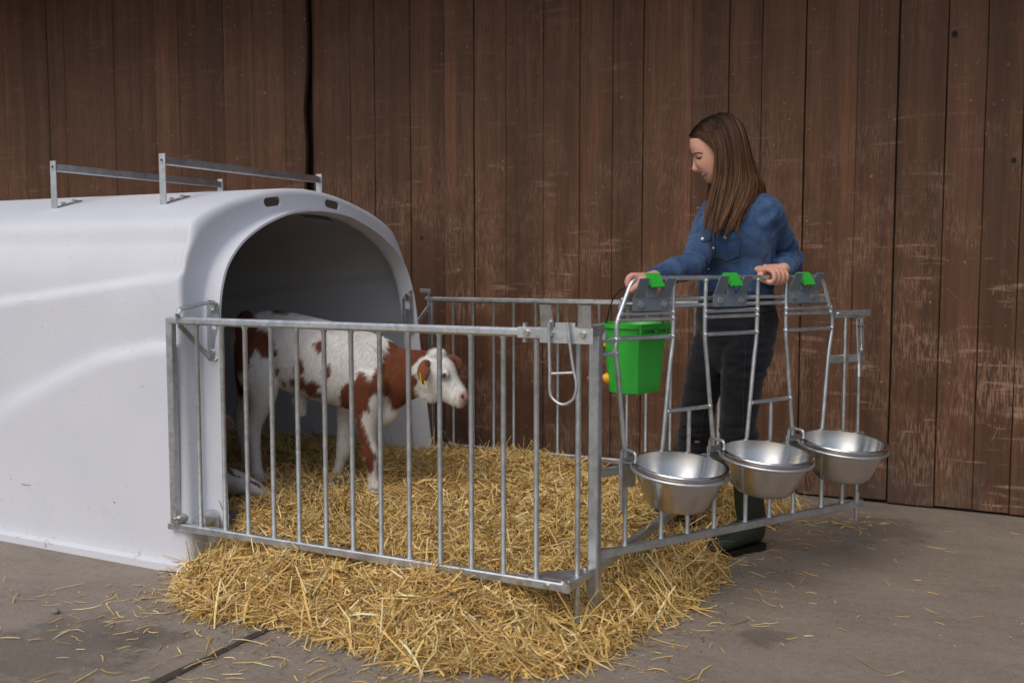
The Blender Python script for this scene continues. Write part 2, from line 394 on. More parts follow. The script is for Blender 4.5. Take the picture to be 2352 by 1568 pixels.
GALV = m_galv(); STEEL = m_stainless(); HUTCH = m_hutch(); WOOD = m_wood(); CONC = m_concrete()
DARK = simple('dark_gap', (.012, .011, .010), .9)
GREEN = simple('green_plastic', (.034, .42, .044), .38, var=.04, bmp=.05)
GREY = simple('grey_coated_steel', (.150, .190, .230), .42, var=.06, bmp=.05)
YELLOW = simple('yellow_plastic', (.75, .42, .01), .4, var=.05); RED = simple('red_rubber', (.62, .03, .03), .45, var=.05)
TAGY = simple('yellow_tag', (.70, .62, .05), .45, var=.05)
BLACKW = simple('black_wire_sleeve', (.02, .02, .022), .5); ZINC = simple('zinc_bolt', (.62, .61, .58), .28, .95, .06)
THRESH = simple('weathered_grey_board', (.20, .23, .25), .6, .3, .2, 30)
STRAW = m_attr('straw', .55, .35, 60, .18)
FUR = m_attr('calf_coat', .8, .15, 160, .10, .5, 260, (1, 1, .35), .2)
FURH = m_attr('calf_hair', .8, .12, 40, .06)
SKIN = m_attr('skin', .5, .35, 60, .04, .08, 300)
HAIR = m_attr('hair', .5, .22, 40, .08)
SHIRT = m_denim('blue_denim', (.017, .042, .102), (.031, .070, .160), (.078, .140, .255))
JEANS = m_denim('black_denim', (.008, .009, .012), (.013, .014, .018), (.024, .025, .031))
BOOT = simple('green_rubber', (.022, .030, .019), .42, var=.12, nscale=12); SOLE = simple('black_sole', (.008, .008, .008), .6)
BELT = simple('black_leather', (.012, .011, .010), .45); STITCH = simple('tan_thread', (.13, .10, .075), .8); THREAD = simple('dark_thread', (.055, .048, .042), .8); SNAP = simple('pearl_snap', (.75, .75, .72), .25)

# ================================================================== THE SETTING
ground = link_mesh('ground', [(-60, -60, 0), (60, -60, 0), (60, 60, 0), (-60, 60, 0)], [[0, 1, 2, 3]], CONC, None, False)
tag(ground, kind='structure')
# bitumen-filled joint across the slab
ys = np.linspace(-6, .2, 160); w = .011 + .018 * (fnoise(ys * 14, 3.1) - .38); xc = .685 + .016 * (fnoise(ys * 2.2, 8.2) - .5) + .006 * (fnoise(ys * 22, 1.2) - .5)
V = [(xc[i] - w[i], ys[i], .003) for i in range(160)] + [(xc[i] + w[i] * .9, ys[i], .003) for i in range(160)]
joint = link_mesh('ground_joint', V, [[i, 160 + i, 161 + i, i + 1] for i in range(159)], simple('joint_filler', (.050, .043, .036), .9, 0, .5, 60, .3), None, False)
tag(joint, kind='structure')

# barn wall: one vertical board after another
WY = 2.24
wall = empty('barn_wall', (1.0, WY, 0), 'dark brown wall of vertical stained wooden boards behind the pen', 'wall')
lines_px = [27, 72, 127, 165, 277, 370, 425, 527, 595, 667, 718, 805, 861, 942, 1020, 1089, 1162, 1248, 1331, 1406, 1477, 1589, 1673, 1748, 1848, 1967, 2060, 2171, 2263, 2351]
lx = [float(ony(x, 300, WY)[0]) for x in lines_px]
split = lx[lines_px.index(718)]
while lx[0] > -7.5: lx.insert(0, lx[0] - random.uniform(.13, .24))
while lx[-1] < 5.5: lx.append(lx[-1] + random.uniform(.14, .22))
def plank(x0, x1, yf, z1, torn=False):
    zs = np.linspace(.010 + random.uniform(0, .012), z1, 15); th = .026; gap = random.choice((.0008, .0010, .0012, .0022)); V = []; F = []
    lean = random.uniform(-.002, .002)
    j0 = [random.uniform(-.0012, .0012) for _ in zs]; j1 = [random.uniform(-.0012, .0012) for _ in zs]
    if torn: j1 = [(-.012 + .016 * math.sin(3.1 * z) + .01 * math.sin(11 * z + 1) + random.uniform(-.005, .005)) for z in zs]
    cup = random.uniform(-.0015, .0025)
    for k, z in enumerate(zs):
        a = x0 + gap + j0[k] + lean; b = x1 - gap + j1[k] + lean; y = yf + random.uniform(-.0006, .0006); m_ = (a + b) / 2
        V += [(a, y + th, z), (a, y + .003, z), (a + .0025, y, z), (m_, y - cup, z), (b - .0025, y, z), (b, y + .003, z), (b, y + th, z)]
    for k in range(len(zs) - 1):
        for q in range(6): F.append([k * 7 + q, k * 7 + q + 1, (k + 1) * 7 + q + 1, (k + 1) * 7 + q])
    F += [list(range(7))[::-1], [(len(zs) - 1) * 7 + q for q in range(7)]]
    return V, F
for i in range(len(lx) - 1):
    left = lx[i + 1] <= split + 1e-6
    V, F = plank(lx[i], lx[i + 1], WY - (.045 if left else 0) + random.uniform(-.003, .003), 3.15, abs(lx[i + 1] - split) < 1e-6)
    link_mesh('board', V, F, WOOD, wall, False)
mb = MB(); mb.box((-1, WY + .05, 1.55), (14, .04, 3.2)); mb.build('backing', DARK, wall)
for px, py, r_ in ((2193, 78, .012), (2329, 368, .010), (968, 546, .008)):
    p = ony(px, py, WY - .0035); p = p.copy(); ang = np.linspace(0, 2 * np.pi, 14, endpoint=False)
    mb = MB(); mb.add([p] + [p + np.array([r_ * math.cos(q), 0, r_ * 1.2 * math.sin(q)]) for q in ang], [[0, 1 + k, 1 + (k + 1) % 14] for k in range(14)]); mb.build('knot_hole', DARK, wall, False)
# the barn's eave above the boards
mb = MB(); mb.bar((-9, WY - .62, 3.22), (7, WY - .62, 3.22), 1.4, .05); eave = mb.build('eave', WOOD, wall)

# ================================================================== CALF HUTCH
YC = .82
hutch = empty('calf_hutch', (-.9, YC, 0), 'white plastic calf hutch with a rounded roof and wide arched opening', 'calf hutch')
Bp = [(.842, 0), (.840, .026), (.832, .031), (.817, .034), (.812, .1), (.803, .35), (.798, .65), (.797, .85), (.795, 1.0), (.782, 1.1), (.745, 1.19), (.685, 1.26), (.60, 1.31), (.48, 1.356), (.30, 1.402), (.15, 1.426), (0, 1.435)]
Mp = [(.735, 0), (.735, .02), (.735, .03), (.732, .045), (.728, .1), (.712, .35), (.69, .65), (.68, .85), (.667, .96), (.64, 1.05), (.60, 1.12), (.53, 1.188), (.45, 1.238), (.35, 1.283), (.22, 1.323), (.11, 1.340), (0, 1.345)]
def half(p):
    p = np.array(p); lo = p[:3]; up = catmull(p[3:], 9); return np.vstack([lo, up])
def full(p): h = half(p); l = h.copy(); l[:, 0] *= -1; return np.vstack([l, h[::-1][1:]])
B2, M2 = full(Bp), full(Mp); R2 = M2 * np.array([.982, .992])
def z_hi(x): return 1.084 + .118 * (x - .035)
def z_lo(x): return np.interp(x, [-2.4, -1.4, -1.15, -.94, -.65, -.4, -.136, .06], [.0, .1, .40, .549, .672, .761, .812, .827])
rings = []
def ring(P2, x0, lean, relief=0.):
    y, z = P2[:, 0].copy(), P2[:, 1]
    x = x0 - lean * z + 0 * y
    if relief:
        side = sstep(1.30, 1.18, z) * sstep(.30, .5, np.abs(y))
        d = relief * side * (.024 * sstep(-.016, .016, z - z_hi(x)) + .026 * sstep(-.016, .016, z - z_lo(x)))
        y = np.sign(y) * (np.abs(y) - d)
    return np.stack([x, YC + y, z], 1)
cen = np.array([0, .62])
for a in np.linspace(0, 1, 8)[1:]:
    s_ = math.sin(a * math.pi / 2) * .35 + .65; sc = cen + (B2 - cen) * np.array([s_, s_]); sc[:, 1] = np.where(B2[:, 1] < .06, B2[:, 1], sc[:, 1])
    rings.append(ring(sc, -2.25 + .34 * (1 - math.cos(a * math.pi / 2)), 0))
for x in np.arange(-1.85, -.09, .06): rings.append(ring(B2, x, .06 * sstep(-1.9, 0, x), 1.))
rb = .032
cB = np.array([0, 0])
def toward(t): return B2 * (1 - t) + R2 * t
for a in np.linspace(0, math.pi / 2, 8):
    t = (1 - math.cos(a)) * .30; rings.append(ring(toward(t), .06 - rb + rb * math.sin(a), .06, 1 - .6 * a))
rings.append(ring(toward(.55), .061, .06, .3)); rings.append(ring(toward(.82), .062, .06, .15))
for a in np.linspace(0, math.pi / 2, 5):
    rings.append(ring(toward(.90 + .10 * math.sin(a)), .063 + .016 * (1 - math.cos(a)), .062))
for t in (.3, .6, .85, 1.0): rings.append(ring(R2 * (1 - t) + M2 * t, .081 + (.168 - .081) * t, .062 + (.085 - .062) * t))
nR = len(B2); V = np.vstack(rings); F = []
for i in range(len(rings) - 1):
    for j in range(nR - 1): F.append([i * nR + j, i * nR + j + 1, (i + 1) * nR + j + 1, (i + 1) * nR + j])
F.append(list(range(nR)))
shell = link_mesh('shell', V, F, HUTCH, hutch, True)
bm = bmesh.new(); bm.from_mesh(shell.data); bmesh.ops.recalc_face_normals(bm, faces=bm.faces)
bm.to_mesh(shell.data); bm.free()
# make sure normals point outwards, then give the sheet its thickness
pm = max(shell.data.polygons, key=lambda p: p.center.z); flip = pm.normal.z < 0
so = shell.modifiers.new('t', 'SOLIDIFY'); so.thickness = .009; so.offset = 1 if flip else -1
def pill(c, w, h, rot, depth):
    mb = MB(); a = np.linspace(-math.pi / 2, math.pi / 2, 8); r_ = h / 2
    pr = [(w / 2 - r_ + r_ * math.cos(q), r_ * math.sin(q)) for q in a] + [(-w / 2 + r_ - r_ * math.cos(q), -r_ * math.sin(q)) for q in a]
    c_, s_ = math.cos(rot), math.sin(rot); pr = [(x * c_ - y * s_, x * s_ + y * c_) for x, y in pr]
    return extrude(pr, np.array(c) - [depth, 0, 0], np.array(c) + [depth, 0, 0], np.array([0, 1., 0]), np.array([0, 0, 1.]))
mb = MB()
for (yy, zz, ro) in ((-.235, 1.366, .13), (.165, 1.376, -.10)): mb.add(*pill((0, YC + yy, zz), .105, .037, ro, .09))
cut = mb.build('slot_cutter', DARK)
bo = shell.modifiers.new('b', 'BOOLEAN'); bo.operation = 'DIFFERENCE'; bo.object = cut; bo.solver = 'EXACT'
bpy.context.view_layer.update(); dg = bpy.context.evaluated_depsgraph_get()
me = bpy.data.meshes.new_from_object(shell.evaluated_get(dg)); shell.modifiers.clear(); shell.data = me; me.name = 'shell'
bpy.data.objects.remove(cut)
sharp(me, 32)
# carrying rails on the roof
def roof_z(y): return float(np.interp(abs(y - YC), [p[0] for p in Bp[::-1]], [p[1] for p in Bp[::-1]]))
for X in (-.98, -.35):
    rail = MB(); yn, yf = .32, 2 * YC - .32; zt = 1.545
    rail.bar((X, yn + .01, zt - .022), (X, yf - .01, zt - .022), .024, .032)
    ro = rail.build('roof_rail', GALV, hutch)
    for y, sgn in ((yn, 1), (yf, -1)):
        zf = roof_z(y) - .004
        u = MB(); u.box((X, y, (zt + zf) / 2), (.034, .007, zt - zf + .01)); 
        u.bar((X, y, zf + .004), (X, y + sgn * .13, roof_z(y + sgn * .13) + .006), .034, .006)
        u.tube([(X - .0, y - .006 * sgn, zt - .03), (X, y - .004 * sgn, zt - .03)], .006)
        uo = u.build('upright', GALV, ro)
        for dy in (.045, .10):
            b_ = MB(); b_.tube([(X, y + sgn * dy, roof_z(y + sgn * dy) + .004), (X, y + sgn * dy, roof_z(y + sgn * dy) + .017)], .010, 6); b_.build('bolt', ZINC, ro)
        h_ = MB(); h_.tube([(X, y - .0042 * sgn, zt - .022), (X, y - .0038 * sgn, zt - .022)], .0062, 12); h_.build('screw_hole', DARK, ro)
# slotted locking plates on both cheeks of the opening, the near one with a strap bracket
def lip_y(z): return float(np.interp(z, [p[1] for p in Mp], [p[0] for p in Mp]))
def slot_plate(y, zc, x, sgn):
    pl = MB(); w_, h_, t_ = .058, .205, .004
    for dx, dz, sw, sh in ((-.0215, 0, .015, h_), (.0215, 0, .015, h_), (0, .0775, .028, .05), (0, -.045, .028, .115)): pl.box((x + dx, y, zc + dz), (sw, t_, sh), bev=.001)
    o = pl.build('slot_plate', GALV, hutch)
    for dz in (.08, -.07):
        nb = MB(); nb.tube([(x + .004, y - .004 * sgn, zc + dz), (x + .004, y + .016 * sgn, zc + dz)], .0085, 6); nb.build('bolt', ZINC, o)
    return o
sp = slot_plate(YC - lip_y(.86) + .004, .862, .062, -1)
yb = YC - lip_y(.86) - .002
st = MB()
strap = [(.082, yb, .935), (.082, yb, .972), (.078, yb - .03, .974), (.060, -.012, .955), (.050, -.016, .94), (.052, -.014, .90), (.066, yb - .02, .772), (.074, yb - .006, .765), (.082, yb, .775)]
for a, b in zip(strap[:-1], strap[1:]): st.bar(a, b, .022, .0035, up=np.cross(norm(np.subtract(b, a)), norm(np.cross(norm(np.subtract(b, a)), (.45, -.89, .05)))) if False else (.0, -1, .2) if abs(b[2] - a[2]) < .03 else (1, 0, .2))
st.build('strap_bracket', GALV, sp)
slot_plate(YC + lip_y(.88) - .026, .885, .056, -1)
# lower hinge lug on the near cheek
lg = MB(); lg.tube([(.085, .10, .185), (.085, .03, .188)], .030, 16); lg.bar((.11, .075, 0.02), (.11, .075, .20), .05, .005, up=(0, 1, 0)); lg.build('hinge_lug', GALV, hutch)
lg = MB(); lg.tube([(.065, 1.60, .175), (.065, 1.72, .178)], .022, 12); lg.build('hinge_lug', GALV, hutch)
# threshold board across the opening
tb = MB(); tb.bar((.09, .14, .135), (.11, 1.50, .135), .05, .10); tb.build('threshold', THRESH, hutch)
# small deflector plate under the front of the roof
dp = MB(); dp.bar((-.03, YC - .03, 1.318), (-.03, YC + .16, 1.312), .05, .004, up=(.5, 0, 1)); dp.build('roof_clip', GREY, hutch)

# ================================================================== NEAR SIDE PANEL
TUBE = .027
panel = empty('side_panel', (.78, 0, 0), 'galvanised bar panel along the near side of the pen, in front of the calf', 'pen panel', 'bar panels of the calf pen')
zb, zt = .167, .912; XR = 1.545
def part(name, parent, fn, mat=GALV, angle=40, smooth=True): mb = MB(); fn(mb); return mb.build(name, mat, parent, smooth, angle)
part('top_rail', panel, lambda m: m.bar((-.012, 0, zt), (XR - .12, 0, zt), TUBE, TUBE, bev=.007))
part('bottom_rail', panel, lambda m: m.bar((-.026, 0, zb), (XR + .0, 0, zb), TUBE, TUBE, bev=.004))
part('post', panel, lambda m: m.bar((-.0, 0, zb + .0135), (-.0, 0, zt - .0137), .029, .029, up=(0, 1, 0), bev=.004))
def weld_bar(m, x, y, z0, z1, r=.0082):
    zz = [z0, z0 + .004, z0 + .010, z1 - .010, z1 - .004, z1]; m.tube([(x, y, z) for z in zz], [r * 1.35, r * 1.3, r, r, r * 1.3, r * 1.35], 12)
for x in (.122, .237, .341, .454, .563, .675, .783, .893, 1.001, 1.114, 1.225, 1.335, 1.444):
    part('bar', panel, lambda m: weld_bar(m, x, 0, zb + .0132, zt - .0132))
# return at the corner
part('corner_bar', panel, lambda m: m.tube([(XR, .076, .04), (XR, .076, zt - .01)], .0085, 12))
part('corner_post', panel, lambda m: m.bar((XR + .004, .200, .004), (XR + .004, .200, zt - .016), .034, .034, up=(0, 1, 0), bev=.004))
part('return_rail', panel, lambda m: m.bar((XR, -.0132, zb), (XR, .182, zb), TUBE, TUBE * .98, bev=.004))
part('gusset_plate', panel, lambda m: m.add([(XR - .16, .014, zb + .0155), (XR - .0, .014, zb + .0155), (XR, .16, zb + .0155), (XR - .16, .014, zb + .0125), (XR, .014, zb + .0125), (XR, .16, zb + .0125)], [[0, 1, 2], [5, 4, 3], [0, 3, 4, 1], [1, 4, 5, 2], [2, 5, 3, 0]]))
for (x, y) in ((XR - .12, 0), (XR - .015, .005), (XR - .0, .14)):
    part('bolt', panel, lambda m: m.tube([(x, y, zb + .0135), (x, y, zb + .0215)], .008, 6), ZINC)
part('bolt', panel, lambda m: m.tube([(XR - .06, -.0135, zb), (XR - .06, -.021, zb)], .008, 6), ZINC)
part('top_sleeve', panel, lambda m: m.bar((XR - .155, 0, zt), (XR + .01, 0, zt), TUBE + .006, TUBE + .006, bev=.003))
part('top_return', panel, lambda m: m.bar((XR + .008, .018, zt), (XR + .004, .235, zt + .002), TUBE + .004, TUBE + .004, bev=.003))
for (x, y, d) in ((XR - .125, -.0165, (0, -1, 0)), (XR - .045, -.024, (0, -1, 0)), (XR + .055, -.024, (0, -1, 0))):
    part('bolt', panel, lambda m: m.tube([(x, y, zt), tuple(np.add((x, y, zt), np.multiply(d, .009)))], .0095, 6), ZINC)
for (x, y) in ((XR - .145, .012), (XR + .006, .07)):
    part('bolt', panel, lambda m: m.tube([(x, y, zt - .03), (x, y, zt + .028)], .0075, 6), ZINC)
# bare bucket holder and wire loop on the corner
def holder_plate(m, O, u, n, w, h, z0, prong_w, prong_h, lean, th=.004):
    """plate of width w, height h with two leaning prongs; O centre on the plate's plane, u along, n outwards"""
    up = np.array([0, 0, 1.0])
    c = np.array(O, float); c[2] = z0 + h / 2
    m.box(c, (w, h, th), (u, up, n), .002)
    for s_ in (-1, 1):
        base = np.array(O, float) + u * (s_ * (w / 2 - prong_w / 2 - .004)); base[2] = z0 + h - .002
        top = base + n * lean + up * prong_h - u * (s_ * -.004)
        tip = top + up * .012 - n * .002
        for a, b, w0, w1 in ((base, top, prong_w, prong_w * .84),):
            nn = norm(np.cross(u, b - a)); 
            q = [a - u * w0 / 2, a + u * w0 / 2, b + u * w1 / 2, b - u * w1 / 2]
            V = [p - nn * th / 2 for p in q] + [p + nn * th / 2 for p in q]
            m.add(V, [[0, 1, 2, 3], [7, 6, 5, 4], [0, 4, 5, 1], [1, 5, 6, 2], [2, 6, 7, 3], [3, 7, 4, 0]])
hp = part('bucket_holder', panel, lambda m: holder_plate(m, (XR + .002, -.021, 0), np.array([1., 0, 0]), np.array([.25, -.968, 0]), .165, .046, zt - .026, .042, .066, .02))
part('tongue', hp, lambda m: m.box((XR + .0, -.021, zt + .026), (.062, .014, .004), ((1, 0, 0), (0, 0, 1), (0, 1, 0)), .001))
_z8 = lambda x, y: ony(1139.2 + .2344 * x, 661.5 + .2344 * y, -.034)
loop = catmull([_z8(520, 335), _z8(520, 520), _z8(528, 800), _z8(528, 1000), _z8(560, 1085), _z8(650, 1140), _z8(745, 1100), _z8(785, 1010), _z8(783, 900), _z8(760, 800), _z8(725, 560), _z8(700, 335)], 6)
part('wire_loop', panel, lambda m: (m.tube(loop, .0047, 10), m.tube([_z8(545, 838), _z8(765, 828)], .0042, 10)))
# locking pin with split clips at the foot of the panel
part('hinge_pin', panel, lambda m: (m.tube([(.02, -.034, .196), (.02, .0, .197), (.03, .10, .20)], .011, 14), m.tube([(.02, -.012, .196), (.021, .022, .197)], .019, 14), m.tube([(.026, .05, .199), (.032, .10, .201)], .016, 14)), ZINC)
for y in (-.022, .035):
    ang = np.linspace(-1.0, 4.2, 14); pts = [(.02 + .011 * math.cos(a), y, .236 + .013 * math.sin(a)) for a in ang]
    part('split_clip', panel, lambda m: m.tube([(.017, y - .004, .166)] + [(.022, y - .002, .20)] + pts, .0018, 6), ZINC)

# far side panel
YB = 1.88
bpanel = empty('side_panel', (.75, YB, 0), 'galvanised bar panel along the far side of the pen, close to the wooden wall', 'pen panel', 'bar panels of the calf pen')
zt2 = .93
part('top_rail', bpanel, lambda m: m.bar((-.09, YB, zt2), (1.545, YB, zt2), TUBE, TUBE, bev=.007))
part('bottom_rail', bpanel, lambda m: m.bar((-.09, YB, zb - .008), (1.545, YB, zb - .008), TUBE, TUBE, bev=.004))
part('post', bpanel, lambda m: m.bar((-.06, YB, zb), (-.06, YB, zt2 - .0137), .029, .029, up=(0, 1, 0)))
for x in (.073, .193, .313, .428, .551, .673, .785, .892, 1.038, 1.134, 1.255, 1.37, 1.486):
    part('bar', bpanel, lambda m: weld_bar(m, x, YB, zb + .004, zt2 - .0132))
part('bracket', bpanel, lambda m: (m.bar((-.115, YB - .02, .975), (-.05, YB - .02, .975), .005, .022, up=(0, 0, 1)), m.bar((-.06, YB - .02, .975), (-.066, YB - .02, .89), .022, .005, up=(1, 0, 0)), m.bar((-.066, YB - .02, .89), (-.13, YB - .1, .76), .022, .004, up=(1, 0, 0))))
part('split_clip', bpanel, lambda m: m.tube(catmull([(.02, YB - .04, .16), (.022, YB - .04, .22), (.035, YB - .04, .245), (.045, YB - .04, .225), (.035, YB - .04, .205)], 5), .0022, 6), ZINC)
# sill between the side panels, under the open gate
sill = part('pen_sill', None, lambda m: (m.bar((XR + .003, .2185, zb - .001), (XR + .003, 1.64, zb - .001), TUBE, .030, bev=.004),))
tag(sill, 'galvanised floor rail running into the straw under the open gate', 'rail')

# ================================================================== FEEDING GATE (stands open)
KG = .968
G0 = CAM + KG * (np.array([1.5, .379, .15]) - CAM); GN = norm([.864, -.504, 0]); GT = norm([.504, .864, 0])
def gz(z): return 1.107 - (1.107 - z) * KG
def gp(s, z, off=0.): p = G0 + GT * (s * KG) + GN * off; return np.array([p[0], p[1], gz(z)])
gate = empty('feeding_gate', tuple(gp(.6, .15)[:2]) + (0,), 'open galvanised feeding gate with three head openings, held by the woman', 'gate')
RB = .0078
left_up = [(.104, .435), (.087, .585), (.066, .758), (.054, .827), (.0605, .869), (.061, .919), (.078, .961), (.101, 1.012), (.118, 1.045), (.139, 1.061), (.173, 1.065)]
right_up = [(1.006, 1.066), (1.04, 1.060), (1.064, 1.042), (1.085, .997), (1.108, .945), (1.119, .90), (1.119, .855), (1.101, .747), (1.074, .44)]
path = [gp(*p) for p in left_up] + [gp(s, 1.065) for s in (.3, .5, .7, .86)] + [gp(*p) for p in right_up]
part('top_tube', gate, lambda m: m.tube(catmull(path, 4), RB * 1.05, 12))
for pts in ([(.304, 1.056), (.305, .86), (.292, .76), (.258, .44)], [(.454, 1.056), (.453, .875), (.466, .76), (.506, .44)], [(.710, 1.056), (.709, .866), (.697, .76), (.664, .44)], [(.861, 1.056), (.862, .875), (.875, .76), (.915, .44)]):
    part('upright', gate, lambda m: (m.tube(catmull([gp(*p) for p in pts], 5), RB, 10), m.add(*ellipsoid(gp(*pts[0]), (.011, .011, .011), None, 10, 8))))
def rail(a, b, off=0., r=RB * .93): part('rail', gate, lambda m: (m.tube([gp(*a, off), gp(*b, off)], r, 10), m.add(*ellipsoid(gp(*a, off), (.0105,) * 3, None, 8, 6)), m.add(*ellipsoid(gp(*b, off), (.0105,) * 3, None, 8, 6))))
for z, a, b in ((.994, .094, 1.085), (.971, .086, 1.097)): rail((a, z), (b, z), -.009)
for z in (.949, .929, .868):
    for a, b in ((.078 if z > .93 else .066, .304), (.455, .709), (.862, 1.108 if z > .9 else 1.118)): rail((a, z), (b, z))
for z in (.866, .822): rail((-.012, z), (.058, z))
part('hinge_pin', gate, lambda m: m.tube([gp(.010, .866), gp(.010, .898)], .006, 10))
part('hinge_stile', gate, lambda m: m.tube([gp(-.014, .165), gp(-.014, .872)], .0105, 12))
for a, b in ((.285, .482), (.689, .893)):
    rail((a, .612), (b, .614)); c = (a + b) / 2
    part('upright', gate, lambda m: m.tube([gp(c, .613), gp(c, .445)], RB * .95, 10))
part('trough_rail', gate, lambda m: m.bar(gp(-.014, .433), gp(1.322, .433), .008, .030))
part('bottom_rail', gate, lambda m: m.bar(gp(-.02, .161), gp(1.322, .161), .020, .028))
for s in (.102, .262, .383, .511, .668, .793, .921, 1.082, 1.205): part('lower_bar', gate, lambda m: weld_bar(m, *gp(s, .3)[:2], gz(.174), gz(.42), RB))
# latch end
part('latch_bar', gate, lambda m: m.bar(gp(1.128, .920), gp(1.345, .919), .006, .030))
part('latch_rod', gate, lambda m: m.tube(catmull([gp(1.135, .915, .012), gp(1.132, .925, .016), gp(1.16, .922, .018), gp(1.31, .918, .018)], 5), .006, 10))
part('latch_crossbar', gate, lambda m: m.bar(gp(1.108, .747), gp(1.318, .745), .006, .030))
part('end_bar', gate, lambda m: m.tube([gp(1.198, .905), gp(1.203, .17)], RB * .95, 10))
part('latch_pin', gate, lambda m: m.tube([gp(1.280, .77, .004), gp(1.288, .094, .004)], .0066, 10))
part('latch_lever', gate, lambda m: (m.bar(gp(1.258, .905, .008), gp(1.272, .765, .008), .005, .016, up=GT), m.bar(gp(1.287, .905, .008), gp(1.293, .80, .008), .005, .020, up=GT), m.bar(gp(1.293, .80, .008), gp(1.286, .765, .008), .005, .014, up=GT), m.bar(gp(1.25, .902, .006), gp(1.30, .905, .006), .010, .012)))
for s, z in ((1.263, .872), (1.289, .87), (1.285, .775)): part('bolt', gate, lambda m: m.tube([gp(s, z, .008), gp(s, z, .020)], .007, 6), ZINC)
hel = [gp(1.2825 + .0105 * math.cos(a), .728 - .058 * a / (26 * math.pi), .004 + .010 * math.sin(a)) for a in np.linspace(0, 26 * math.pi, 240)]
part('spring', gate, lambda m: m.tube(hel, .0013, 5))
part('latch_foot', gate, lambda m: m.tube([gp(1.288, .21, .004), gp(1.288, .165, .004)], .011, 10))
# three grey bucket holders with green clips
for s0, z0 in ((.198, .958), (.560, .964), (.938, .972)):
    O = gp(s0, 1.0, .012)
    h = part('bucket_holder', gate, lambda m: holder_plate(m, O, GT, GN, .158, .044, gz(z0), .046, .062, .030), GREY, 30)
    part('tongue', h, lambda m: m.box((O[0] + GN[0] * .003, O[1] + GN[1] * .003, gz(z0) + .066), (.034, .05, .0035), (GT, (0, 0, 1), GN), .001), GREY)
    for ds in (-.051, .051):
        part('bolt', h, lambda m: (m.tube([gp(s0 + ds, z0 + .022, .012), gp(s0 + ds, z0 + .022, .021)], .0105, 6), m.tube([gp(s0 + ds, z0 + .022, .012), gp(s0 + ds, z0 + .022, .0155)], .0125, 14)), ZINC)
    # clip: a folded green tab hanging over the top tube
    zc = 1.107 - (1.107 - 1.065) * KG
    c0 = np.array([O[0], O[1], 0]) - GN * .006
    def clip(m):
        up = np.array([0, 0, 1.]); w0, w1 = .047, .052
        prof = [(-.013, .003, w0 * .86), (-.010, .015, w0 * .95), (-.004, .0175, w0), (.010, .0175, w0), (.018, .012, w0), (.041, -.026, w1), (.036, -.030, w1), (.010, -.012, w0), (-.004, -.009, w0)]
        V = []
        for sgn in (-1, 1): V += [c0 + GN * p[0] + up * (zc + p[1]) + GT * (sgn * p[2] / 2) for p in prof]
        n_ = len(prof); F = [[i, (i + 1) % n_, n_ + (i + 1) % n_, n_ + i] for i in range(n_)] + [list(range(n_))[::-1], [n_ + i for i in range(n_)]]
        m.add(V, F)
        m.tube([c0 - GN * .014 + up * (zc + .004) - GT * .026, c0 - GN * .014 + up * (zc + .004) + GT * .012], .005, 10)
    part('clip', h, clip, GREEN, 30)
# bowls, each sitting in its own ring
TILT = R(6.5)
BN = norm(GN * math.cos(TILT) + np.array([0, 0, -math.sin(TILT)])); BU = np.cross(BN, GT); BU = BU if BU[2] > 0 else -BU
bowl_labels = ['brushed steel bowl nearest the corner post, hanging outside the open gate', 'middle one of the three brushed steel bowls, a few straws inside its rim', 'brushed steel bowl farthest along the gate, beside its latch end']
prof = []
Rr, Hh = .150, .138
outer = [(.0, -Hh), (.070, -Hh), (.088, -Hh + .006), (.104, -Hh + .022), (.120, -.078), (.133, -.045), (.141, -.014), (.1435, -.012), (.1435, -.004), (Rr, -.003), (Rr + .0022, 0), (Rr, .003)]
inner = [(.140, .002), (.138, -.012), (.130, -.045), (.117, -.076), (.101, -Hh + .026), (.085, -Hh + .010), (.068, -Hh + .004), (0, -Hh + .004)]
for k, s0 in enumerate((.186, .582, .985)):
    C0 = gp(s0, .468, .17)
    V, F = lathe(outer + inner, 64)
    bowl = link_mesh('bowl', V, F, STEEL, None, True, 35)
    M = Matrix((tuple(BN), tuple(GT), tuple(BU))).transposed().to_4x4(); M.translation = Vector(C0); bowl.matrix_world = M
    tag(bowl, bowl_labels[k], 'bowl', 'steel feed bowls on the gate')
    # ring and bracket belong to the gate
    a = np.linspace(0, 2 * np.pi, 64, endpoint=False); RR = .151
    rc = C0 - BU * .019
    rg = part('bowl_ring', gate, lambda m: m.tube([rc + RR * (math.cos(q) * BN + math.sin(q) * GT) for q in a], .0058, 10, True))
    for sg in (-1, 1):
        part('ring_bracket', rg, lambda m: (m.bar(gp(s0 + sg * .085, .475, .010), gp(s0 + sg * .085, .375, .010), .006, .07, up=GT), m.bar(gp(s0 + sg * .085, .455, .010), rc + BN * (-RR * .80) + GT * (sg * RR * .62), .020, .005)))
    u0, u1 = gp(s0 - .115, .30, .016), gp(s0 - .115, .500, .016); v1, v0 = gp(s0 - .115, .500, .085), gp(s0 - .115, .445, .085)
    part('ring_hook', rg, lambda m: m.tube(np.vstack([[u0], catmull([u0 * .1 + u1 * .9, u1 + (v1 - u1) * .12 + np.array([0, 0, .004]), v1 + (u1 - v1) * .12 + np.array([0, 0, .004]), v1 * .8 + v0 * .2], 5), [v0]]), .0055, 10))

